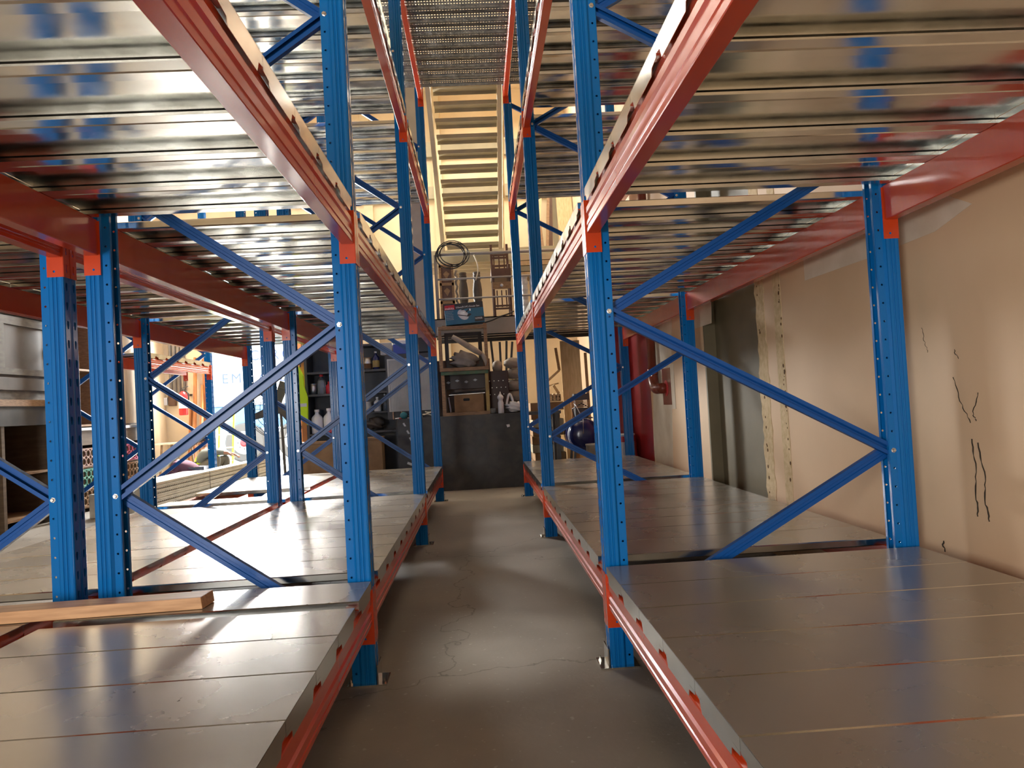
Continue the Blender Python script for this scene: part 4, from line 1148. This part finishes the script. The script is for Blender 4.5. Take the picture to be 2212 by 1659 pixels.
MB().box((WL + .021, 4.9, 1.1205), (FX + .01, 8.95, 1.329)).build('gap_shade_box', M['metal_dk'], lc)  # dark box stands for the shaded gap under the work surface
for z in (.06, .42, .78):
    MB().box((FX - .02, 6.36, z), (FX - .002, 7.61, z + .33)).build('drawer_front', M['brownc'], lc)
ct = empty('low_counter', (-5.3, 10.2, 0), 0, 'brown counter carrying bookcase and wardrobe at the left wall', 'counter')
MB().box((WL, 9.10, 1.025), (FX + .02, 11.28, 1.06)).build('counter_top', M['steel'], ct)
MB().box((WL, 9.10, .84), (FX, 11.28, 1.024)).build('apron', M['brownc'], ct)
for y in (9.10, 9.95, 11.22):
    MB().box((WL, y, .001), (FX - .012, y + .05, .839)).build('leg_panel', M['brownc'], ct)
bk_ = empty('bookcase', (-5.3, 9.5, 1.061), 0, 'empty dark brown bookcase standing on the left counter', 'bookcase')
MB().box((WL, 9.11, 1.061), (WL + .02, 9.95, 2.46)).build('back_panel', M['brownc'], bk_)
for y in (9.11, 9.91):
    MB().box((WL + .021, y, 1.061), (FX - .02, y + .04, 2.46)).build('side_panel', M['wood'], bk_)
for z in (1.075, 1.78, 2.43):
    MB().box((WL + .021, 9.151, z), (FX - .03, 9.909, z + .025)).build('shelf', M['wood'], bk_)
wd = empty('wardrobe', (-5.3, 10.6, 1.061), 0, 'plain brown two-door wardrobe beside the empty bookcase', 'wardrobe')
MB().box((WL, 10.0, 1.061), (FX - .03, 11.25, 2.53)).build('carcass', M['brownc'], wd)
for a, b in ((10.01, 10.44), (10.46, 11.24)):
    MB().box((FX - .0295, a, 1.09), (FX - .01, b, 2.51)).build('door', M['brownd'], wd)
# lattice trays under the counter
def lattice_tray(y0, y1, z0, z1, mat, label):
    e = empty('lattice_tray', (FX - .2, (y0 + y1) / 2, z0), 0, label, 'tray', 'lattice-fronted trays under the counter')
    MB().box((WL + .01, y0, z0), (FX - .022, y1, z1)).build('tray_body', M['brownc'], e)
    f = MB()
    for a, b, c, d in ((y0, y1, z1 - .018, z1), (y0, y1, z0, z0 + .018), (y0, y0 + .018, z0 + .018, z1 - .018), (y1 - .018, y1, z0 + .018, z1 - .018)):
        f.box((FX - .0215, a, c), (FX - .005, b, d))
    h = z1 - z0 - .036; r = h / 4
    n = max(2, int((y1 - y0 - .036) / (2 * r)))
    st_ = (y1 - y0 - .036) / n
    for row_ in range(2):
        for k in range(n):
            cy_ = y0 + .018 + st_ * (k + .5); cz_ = z0 + .018 + r * (1 + 2 * row_)
            f.tube([(FX - .013, cy_ + st_ * .47 * math.cos(a), cz_ + r * .95 * math.sin(a)) for a in [2 * math.pi * q / 14 for q in range(15)]], .010, 5, cap=False)
    f.build('lattice_front', M[mat], e)
zz = [(.565, .80), (.315, .54), (.065, .29)]
cols = [['rose', 'mint', 'fibre'], ['pinkt', 'fibre', 'pinkt']]
cname = {'rose': 'dusty beige', 'mint': 'pale green', 'fibre': 'tan', 'pinkt': 'pink'}
for c, (a, b) in enumerate(((9.17, 9.93), (10.02, 11.19))):
    for r, (z0, z1) in enumerate(zz):
        MB().box((WL + .01, a, z0 - .017), (FX - .013, b, z0 - .003)).build('tray_runner', M['wood'], ct)
        lattice_tray(a, b, z0, z1, cols[c][r], f'{cname[cols[c][r]]} lattice-fronted tray, {["top", "middle", "bottom"][r]} of the {["left", "right"][c]} column under the counter')

# partly built rack at the left wall: frames, beams, trays
YN = [8.76, 10.96]
XN0, XN1 = -3.87, -4.93
YF += YN
for i in range(2):
    frame('N', 4 + i, XN0, XN1, lo, hi, 'blue upright frame of the low rack by the left wall, ' + ['nearer one', 'farther one near the doorway'][i])
for x, s, n in ((XN0, 1, 'open side'), (-4.255, -1, 'wall side')):
    beam('N', 0, 1, x, -s, f'orange-red beam of the rack by the left wall, {n}', y0=YN[0] + .09, y1=YN[1])
TR['N'] = tray_mesh(-4.251, XN0 + .0045)
for i in range(7):
    tray(TR['N'], 8.853 + .3 * i, ZC[1] + .249, f'galvanised deck tray on the rack by the left wall, {ORD[i]} from the camera')

# strapped bundle of perforated steel sections on the floor
bd = empty('steel_bundle', (-3.7, 10.6, 0), 0, 'strapped bundle of ribbed perforated steel sections lying on the floor', 'steel bundle')
bd_ax = Vector((at(600, 985, z=.40).x - at(330, 1045, z=.40).x, 4.35, 0)).normalized()
P0 = Vector((-3.655, 8.40, 0)); BL = 4.35
side = Vector((-bd_ax.y, bd_ax.x, 0))     # towards -x
NB = 8
for k in range(NB):
    z = .012 + k * .049
    prof = [(0, 0), (-.0, .012), (.018, .018), (.018, .030), (-.0, .036), (0, .046), (.19, .046), (.19, 0)]
    P = [P0 + side * a + Vector((0, 0, z + b)) for a, b in prof]
    MB().prism(P, bd_ax * BL).build('steel_section', M['lightmetal'], bd)
    if k in (2, 3, 5, 6):
        dm_ = MB()
        for q in range(95):
            c_ = P0 + side * .0172 + bd_ax * (.03 + q * BL / 95) + Vector((0, 0, z + .024))
            dm_.obb(c_, bd_ax * .009, side * .0015, Vector((0, 0, .004)))
        dm_.build('perforations', M['dark'], bd)
for t in (1.55, 3.4):
    b0 = P0 + bd_ax * t
    MB().tube([b0 + side * -.004 + Vector((0, 0, .01)), b0 + side * -.004 + Vector((0, 0, .41)), b0 + side * .194 + Vector((0, 0, .41)), b0 + side * .194 + Vector((0, 0, .01))], .003, 5).build('strap', M['cable'], bd)
for i, (dx_, w_, l_) in enumerate(((-.62, .26, 2.1), (-.92, .24, 1.9))):
    thing('flat_steel_stack', MB().box((P0.x + dx_, 8.75 + i * .1, .001), (P0.x + dx_ + w_, 8.75 + l_, .36 - .08 * i)), M['lightmetal'], ['higher', 'lower'][i] + ' stack of flat steel sections between the strapped bundle and the left wall', 'steel stack', bevel=.004)

# ------------------------------------------------------------------ doorway region
ex = at(410, 860, y=BY - .12)
ex.x -= .02
ex.y -= .25
fe = empty('fire_extinguisher', (ex.x, ex.y, 1.2), 0, 'red fire extinguisher hanging on the left wall near the bright doorway', 'fire extinguisher')
MB().lathe((ex.x, ex.y, 1.18), [(.06, 0), (.075, .01), (.075, .34), (.05, .40), (.02, .42)], 18).build('cylinder', M['extred'], fe, smooth=True)
MB().lathe((ex.x, ex.y, 1.6005), [(.018, 0), (.018, .04)], 10).bar((ex.x - .02, ex.y, 1.65), (ex.x + .10, ex.y, 1.68), .02, .012).build('valve', M['metal_dk'], fe)
MB().lathe((ex.x, ex.y, 1.30), [(.0765, 0), (.0765, .12)], 18).build('label_band', M['white'], fe)
MB().tube([(ex.x + .03, ex.y, 1.63), (ex.x + .10, ex.y, 1.55), (ex.x + .09, ex.y, 1.30)], .012, 6).build('hose', M['cable'], fe, smooth=True)
thing('wall_hook', MB().box((ex.x - .02, BY - .29, 1.52), (ex.x + .02, BY - .001, 1.555)), M['metal_dk'], 'dark bracket holding the red extinguisher', 'bracket')
for i, u in enumerate((368, 377, 386, 397)):
    q = at(u, 800, y=BY - .03)
    thing('conduit', MB().tube([(q.x, BY - .03, 1.55 - .1 * (i % 2)), (q.x, BY - .03, 4.2)], .026, 8), M['grey'], 'vertical grey conduit on the wall left of the doorway, ' + ['leftmost', 'second from left', 'third from left', 'rightmost of four'][i], 'conduit', 'conduits beside the doorway', smooth=True)
q = at(347, 868, y=BY - .04)
sb = empty('socket_box', (q.x, BY, q.z), 0, 'white socket box with hanging cables on the cream wall left of the doorway', 'socket')
MB().box((q.x - .13, BY - .07, q.z - .07), (q.x + .13, BY - .001, q.z + .07)).build('housing', M['plastic'], sb, bevel=.008)
MB().tube([(q.x, BY - .06, q.z - .07), (q.x - .02, BY - .05, q.z - .4), (q.x + .02, BY - .07, .6)], .009, 5).tube([(q.x - .05, BY - .06, q.z - .07), (q.x - .12, BY - .08, q.z - .5), (q.x - .25, BY - .10, .5)], .008, 5).build('cable', M['cable'], sb)
q2_ = at(373, 865, y=BY - .04)
thing('junction_box', MB().box((q2_.x - .06, BY - .09, q2_.z - .10), (q2_.x + .06, BY - .001, q2_.z + .10)), M['dwood'], 'small brown junction box below the grey conduits', 'junction box', bevel=.006)
for i, (dy, l) in enumerate(((0, .3), (0, 1.2), (0, .7))):
    thing('timber_offcut', MB().bar((-5.14 + .11 * i, BY - .32 - .05 * i, .02), (-5.16 + .11 * i, BY - .035, 1.0 + l), .09, .03), M['orangew'], 'orange-brown timber leaning in the corner by the doorway, ' + ['shortest', 'longest', 'middle length'][i], 'timber', 'timbers by the doorway')
tb = empty('site_table', (-5.1, 12.95, 0), 0, 'low makeshift table with thin top by the wall left of the doorway', 'table')
MB().box((-5.45, 12.65, .70), (-4.75, 13.15, .725)).build('table_top', M['lightmetal'], tb)
for x, y in ((-5.40, 12.7), (-4.80, 12.7), (-5.40, 13.1), (-4.80, 13.1)):
    MB().bar((x, y, .001), (x + .06 * (1 if x < -5 else -1), y, .699), .03, .03).build('leg', M['wood'], tb)
# two-sided yellow ladder outside
yl = empty('step_ladder', (-4.95, 14.9, 0), 0, 'yellow step ladder standing outside the doorway', 'ladder')
for x in (-5.2, -4.92):
    MB().bar((x, 14.9, 0), (x + .03, 15.05, 1.25), .05, .03).build('rail', M['hivis'], yl)
for k in range(4):
    MB().bar((-5.18, 14.93 + .03 * k, .25 + .26 * k), (-4.90, 14.93 + .03 * k, .25 + .26 * k), .05, .025).build('step', M['ply'], yl)

# pedestal fan
fc = at(606, 882, y=10.95)
fn = empty('pedestal_fan', (fc.x, fc.y, 0), 0, 'dark pedestal fan with wire cage standing between the shelving and the doorway', 'fan')
MB().lathe((fc.x, fc.y, .001), [(.26, 0), (.26, .02), (.05, .05), (.03, .07)], 24).build('base', M['metal_dk'], fn)
MB().tube([(fc.x + .03, fc.y, .06), (fc.x, fc.y, fc.z)], .02, 10).build('pole', M['metal_dk'], fn, smooth=True)
MB().lathe((fc.x, fc.y - .12, fc.z), [(.05, 0), (.08, .02), (.08, .16), (.05, .22)], 16, (0, 1, 0)).build('motor', M['metal_dk'], fn, smooth=True)
for k in range(3):
    a = math.radians(200 + 120 * k)
    ax = Vector((math.cos(a), 0, math.sin(a))); bx = Vector((-math.sin(a), 0, math.cos(a)))
    c = Vector((fc.x, fc.y - .15, fc.z))
    P = [c + ax * r + bx * s + Vector((0, o, 0)) for r, s, o in ((.03, -.03, 0), (.2, -.07, .02), (.38, -.06, .03), (.40, .02, 0), (.2, .05, -.02), (.03, .03, 0))]
    MB().prism(P, (0, .006, 0)).build('blade', M['metal_dk'], fn)
cg = MB()
for yy, rr in ((-.22, .30), (-.15, .43), (-.06, .43), (.02, .30)):
    cg.tube([(fc.x + rr * math.cos(t), fc.y + yy, fc.z + rr * math.sin(t)) for t in [2 * math.pi * q / 32 for q in range(33)]], .0045, 5, cap=False)
for k in range(18):
    t = 2 * math.pi * k / 18
    cg.tube([(fc.x + r * math.cos(t), fc.y + yy, fc.z + r * math.sin(t)) for yy, r in ((-.24, .04), (-.22, .30), (-.15, .43), (-.06, .43), (.02, .30), (.04, .06))], .0022, 4, cap=False)
cg.build('cage', M['metal_dk'], fn)

# ------------------------------------------------------------------ people
def skin(name, J, E, mat, parent, root=0, sub=2):
    me = bpy.data.meshes.new(name)
    me.from_pydata([j[0] for j in J], E, [])
    me.materials.append(mat)
    o = bpy.data.objects.new(name, me); COL.objects.link(o)
    o.parent = parent; o.matrix_parent_inverse = WM[parent.name].inverted()
    s = o.modifiers.new('skin', 'SKIN'); s.use_smooth_shade = True
    for i, j in enumerate(J):
        r = j[1]
        me.skin_vertices[0].data[i].radius = (r, r) if not isinstance(r, tuple) else r
        me.skin_vertices[0].data[i].use_root = (i == root)
    b = o.modifiers.new('sub', 'SUBSURF'); b.levels = sub; b.render_levels = sub
    return o
def person(label, base, hip, waist, chest, neck, head, hd, sh, el, ha, kn, an, shirt, trous, extra=None, face=(1, 0, 0)):
    """points relative to base; sh/el/ha/kn/an are (left,right) pairs"""
    B = Vector(base); V3 = lambda p: tuple(B + Vector(p))
    e = empty('person', base, 0, label, 'person', None)
    hp = [tuple(Vector(hip) + Vector((0, s * .09, 0))) for s in (-1, 1)]
    J = [(V3(hip), .125), (V3(waist), .12), (V3(chest), .145), (V3(neck), .058), (V3(head), .088), (V3((head[0] + hd[0] * .02, head[1] + hd[1] * .02, head[2] + .07)), .085)]
    E = [(0, 1), (1, 2), (2, 3), (3, 4), (4, 5)]
    for s in range(2):
        i = len(J)
        J += [(V3(sh[s]), .062), (V3(el[s]), .042), (V3(ha[s]), .028)]
        E += [(2, i), (i, i + 1), (i + 1, i + 2)]
        w_ = Vector(ha[s]); d = (w_ - Vector(el[s])).normalized(); up = Vector((0, 0, 1)); sd = d.cross(up).normalized()
        pm = len(J); J.append((V3(w_ + d * .07), (.038, .018))); E.append((i + 2, pm))
        for f in range(4):
            k = len(J); off = sd * (.027 - .018 * f)
            J += [(V3(w_ + d * (.10) + off), .0095), (V3(w_ + d * (.135 - .006 * abs(f - 1.4)) + off - up * .012), .0085), (V3(w_ + d * (.150 - .006 * abs(f - 1.4)) + off - up * .035), .0075)]
            E += [(pm, k), (k, k + 1), (k + 1, k + 2)]
        k = len(J); J += [(V3(w_ + d * .045 + sd * .040 - up * .008), .011), (V3(w_ + d * .085 + sd * .052 - up * .02), .009)]
        E += [(i + 2, k), (k, k + 1)]
    for s in range(2):
        i = len(J); f = Vector(an[s])
        J += [(V3(hp[s]), .095), (V3(kn[s]), .062), (V3(f + Vector((0, 0, .07))), .042), (V3(f + Vector((face[0] * .13, face[1] * .13, .03))), .034)]
        E += [(0, i), (i, i + 1), (i + 1, i + 2), (i + 2, i + 3)]
    skin('body', J, E, M['skin'], e)
    g = 1.13
    JS = [(V3(hip), .135), (V3(waist), .138), (V3(chest), .160), (V3(Vector(chest).lerp(Vector(neck), .6)), .085)]
    ES = [(0, 1), (1, 2), (2, 3)]
    for s in range(2):
        i = len(JS); JS += [(V3(sh[s]), .078), (V3(el[s]), .056), (V3(Vector(el[s]).lerp(Vector(ha[s]), .75)), .042)]
        ES += [(2, i), (i, i + 1), (i + 1, i + 2)]
    skin('shirt', JS, ES, M[shirt], e)
    JT = [(V3(hip), .145)]; ET = []
    for s in range(2):
        i = len(JT); JT += [(V3(hp[s]), .110), (V3(kn[s]), .078), (V3(Vector(an[s]) + Vector((0, 0, .10))), .062)]
        ET += [(0, i), (i, i + 1), (i + 1, i + 2)]
    skin('trousers', JT, ET, M[trous], e)
    hb_ = V3((head[0] - hd[0] * .02, head[1] - hd[1] * .02, head[2] + .055))
    mb = MB().lathe(hb_, [(.094, -.03), (.104, .0), (.100, .04), (.075, .075), (.03, .09)], 16)
    mb.build('hair', M['hair'], e, smooth=True)
    hh = Vector(V3(head)); dd = Vector(hd).normalized(); sd = dd.cross(Vector((0, 0, 1)))
    MB().lathe(hh + dd * .085 - Vector((0, 0, .005)), [(.012, 0), (.014, .010), (.006, .022)], 8, dd).build('nose', M['skin'], e, smooth=True)
    ey = MB()
    for s in (-1, 1):
        ey.lathe(hh + dd * .080 + sd * .032 * s + Vector((0, 0, .025)), [(.010, 0), (.007, .008)], 8, dd)
    ey.build('eyes', M['ink'], e)
    MB().obb(hh + dd * .083 - Vector((0, 0, .042)), sd * .022, dd * .004, Vector((0, 0, .005))).build('mouth', M['dwood'], e)
    er = MB()
    for s in (-1, 1):
        er.lathe(hh + sd * .086 * s, [(.022, 0), (.018, .010)], 10, sd * s)
    er.build('ears', M['skin'], e)
    return e
pA = person('crouching person in grey-green clothes and yellow vest resting gloved hands on knees', (-4.58, 12.45, 0),
       (-.02, 0, .26), (0, 0, .36), (.06, 0, .50), (.05, 0, .62), (.0, 0, .69), (.6, -.8, 0),
       ((.08, -.16, .53), (.08, .16, .53)), ((.28, -.15, .55), (.26, .15, .53)), ((.44, -.12, .52), (.42, .12, .49)),
       ((.30, -.15, .46), (.34, .18, .44)), ((.18, -.15, 0), (.24, .18, 0)), 'shirtg', 'trous')
B_ = Vector((-4.58, 12.45, 0))
skin('safety_vest', [(tuple(B_ + Vector((-.03, 0, .25))), .148), (tuple(B_ + Vector((.0, 0, .36))), .150), (tuple(B_ + Vector((.05, 0, .49))), .168)], [(0, 1), (1, 2)], M['hivis'], pA)
pB = person('person in plum top with dark hair kneeling on the floor, leaning forward', (-4.50, 11.40, 0),
       (.22, 0, .24), (.12, 0, .33), (-.02, 0, .40), (-.10, 0, .46), (-.17, 0, .50), (-1, -.5, -.2),
       ((-.02, -.16, .42), (-.02, .16, .42)), ((-.14, -.18, .25), (-.14, .18, .25)), ((-.24, -.14, .10), (-.24, .14, .10)),
       ((-.02, -.13, .10), (-.02, .13, .10)), ((.36, -.13, 0), (.36, .13, 0)), 'shirtp', 'trousg', face=(.6, 0, 0))

# ------------------------------------------------------------------ truck outside
TY = 18.4
tk = empty('lorry', (-5.5, TY + 1.2, 0), 0, 'white box lorry with blue lettering parked outside the doorway', 'lorry')
MB().box((-10.5, TY, 1.42), (-2.2, TY + 2.4, 4.4)).build('cargo_box', M['truckw'], tk, bevel=.03)
MB().box((-10.4, TY + .05, .82), (-2.4, TY + 2.3, 1.38)).build('chassis', M['truckb'], tk, bevel=.02)
MB().box((-10.5, TY - .02, 1.385), (-2.2, TY + 2.4, 1.418)).build('side_rail', M['silver'], tk)
for xw in (at(530, 955, y=TY).x, at(530, 955, y=TY).x + 1.25):
    wh = MB().lathe((xw, TY - .06, .48), [(.30, 0), (.44, .0), (.48, .04), (.48, .24), (.44, .28)], 40, (0, 1, 0)).build('wheel', M['tyre'], tk, smooth=False)
    MB().lathe((xw, TY - .075, .48), [(.28, .0), (.28, .02), (.20, .06)], 30, (0, 1, 0)).build('rim', M['silver'], wh)
    MB().lathe((xw, TY - .12, .48), [(.06, 0), (.10, .02), (.10, .06)], 18, (0, 1, 0)).build('hub', M['redd'], wh)
    nuts = MB()
    for k in range(8):
        a = k * math.pi / 4
        nuts.lathe((xw + .15 * math.cos(a), TY - .09, .48 + .15 * math.sin(a)), [(.018, 0), (.018, .03)], 6, (0, 1, 0))
    nuts.build('wheel_nuts', M['metal_dk'], wh)
def let(s, u, v, size, mat, sq=1.0):
    p = at(u, v, y=TY); text_mesh('lettering', s, size, M[mat], tk, (p.x, TY - .004, p.z), (1, 0, 0), (0, 0, 1), squash=sq, extrude=.002)
let('E', 479, 829, .34, 'letter'); let('M', 499, 828, .34, 'letter')
let('C', 560, 826, .34, 'letter'); let('O', 600, 824, .34, 'letter')
let('NW', 477, 783, .34, 'letter2')
for s, u in zip('CARGO', (538, 560, 584, 608, 630)):
    let(s, u, 779 - (u - 538) * .055, .36, 'letter')
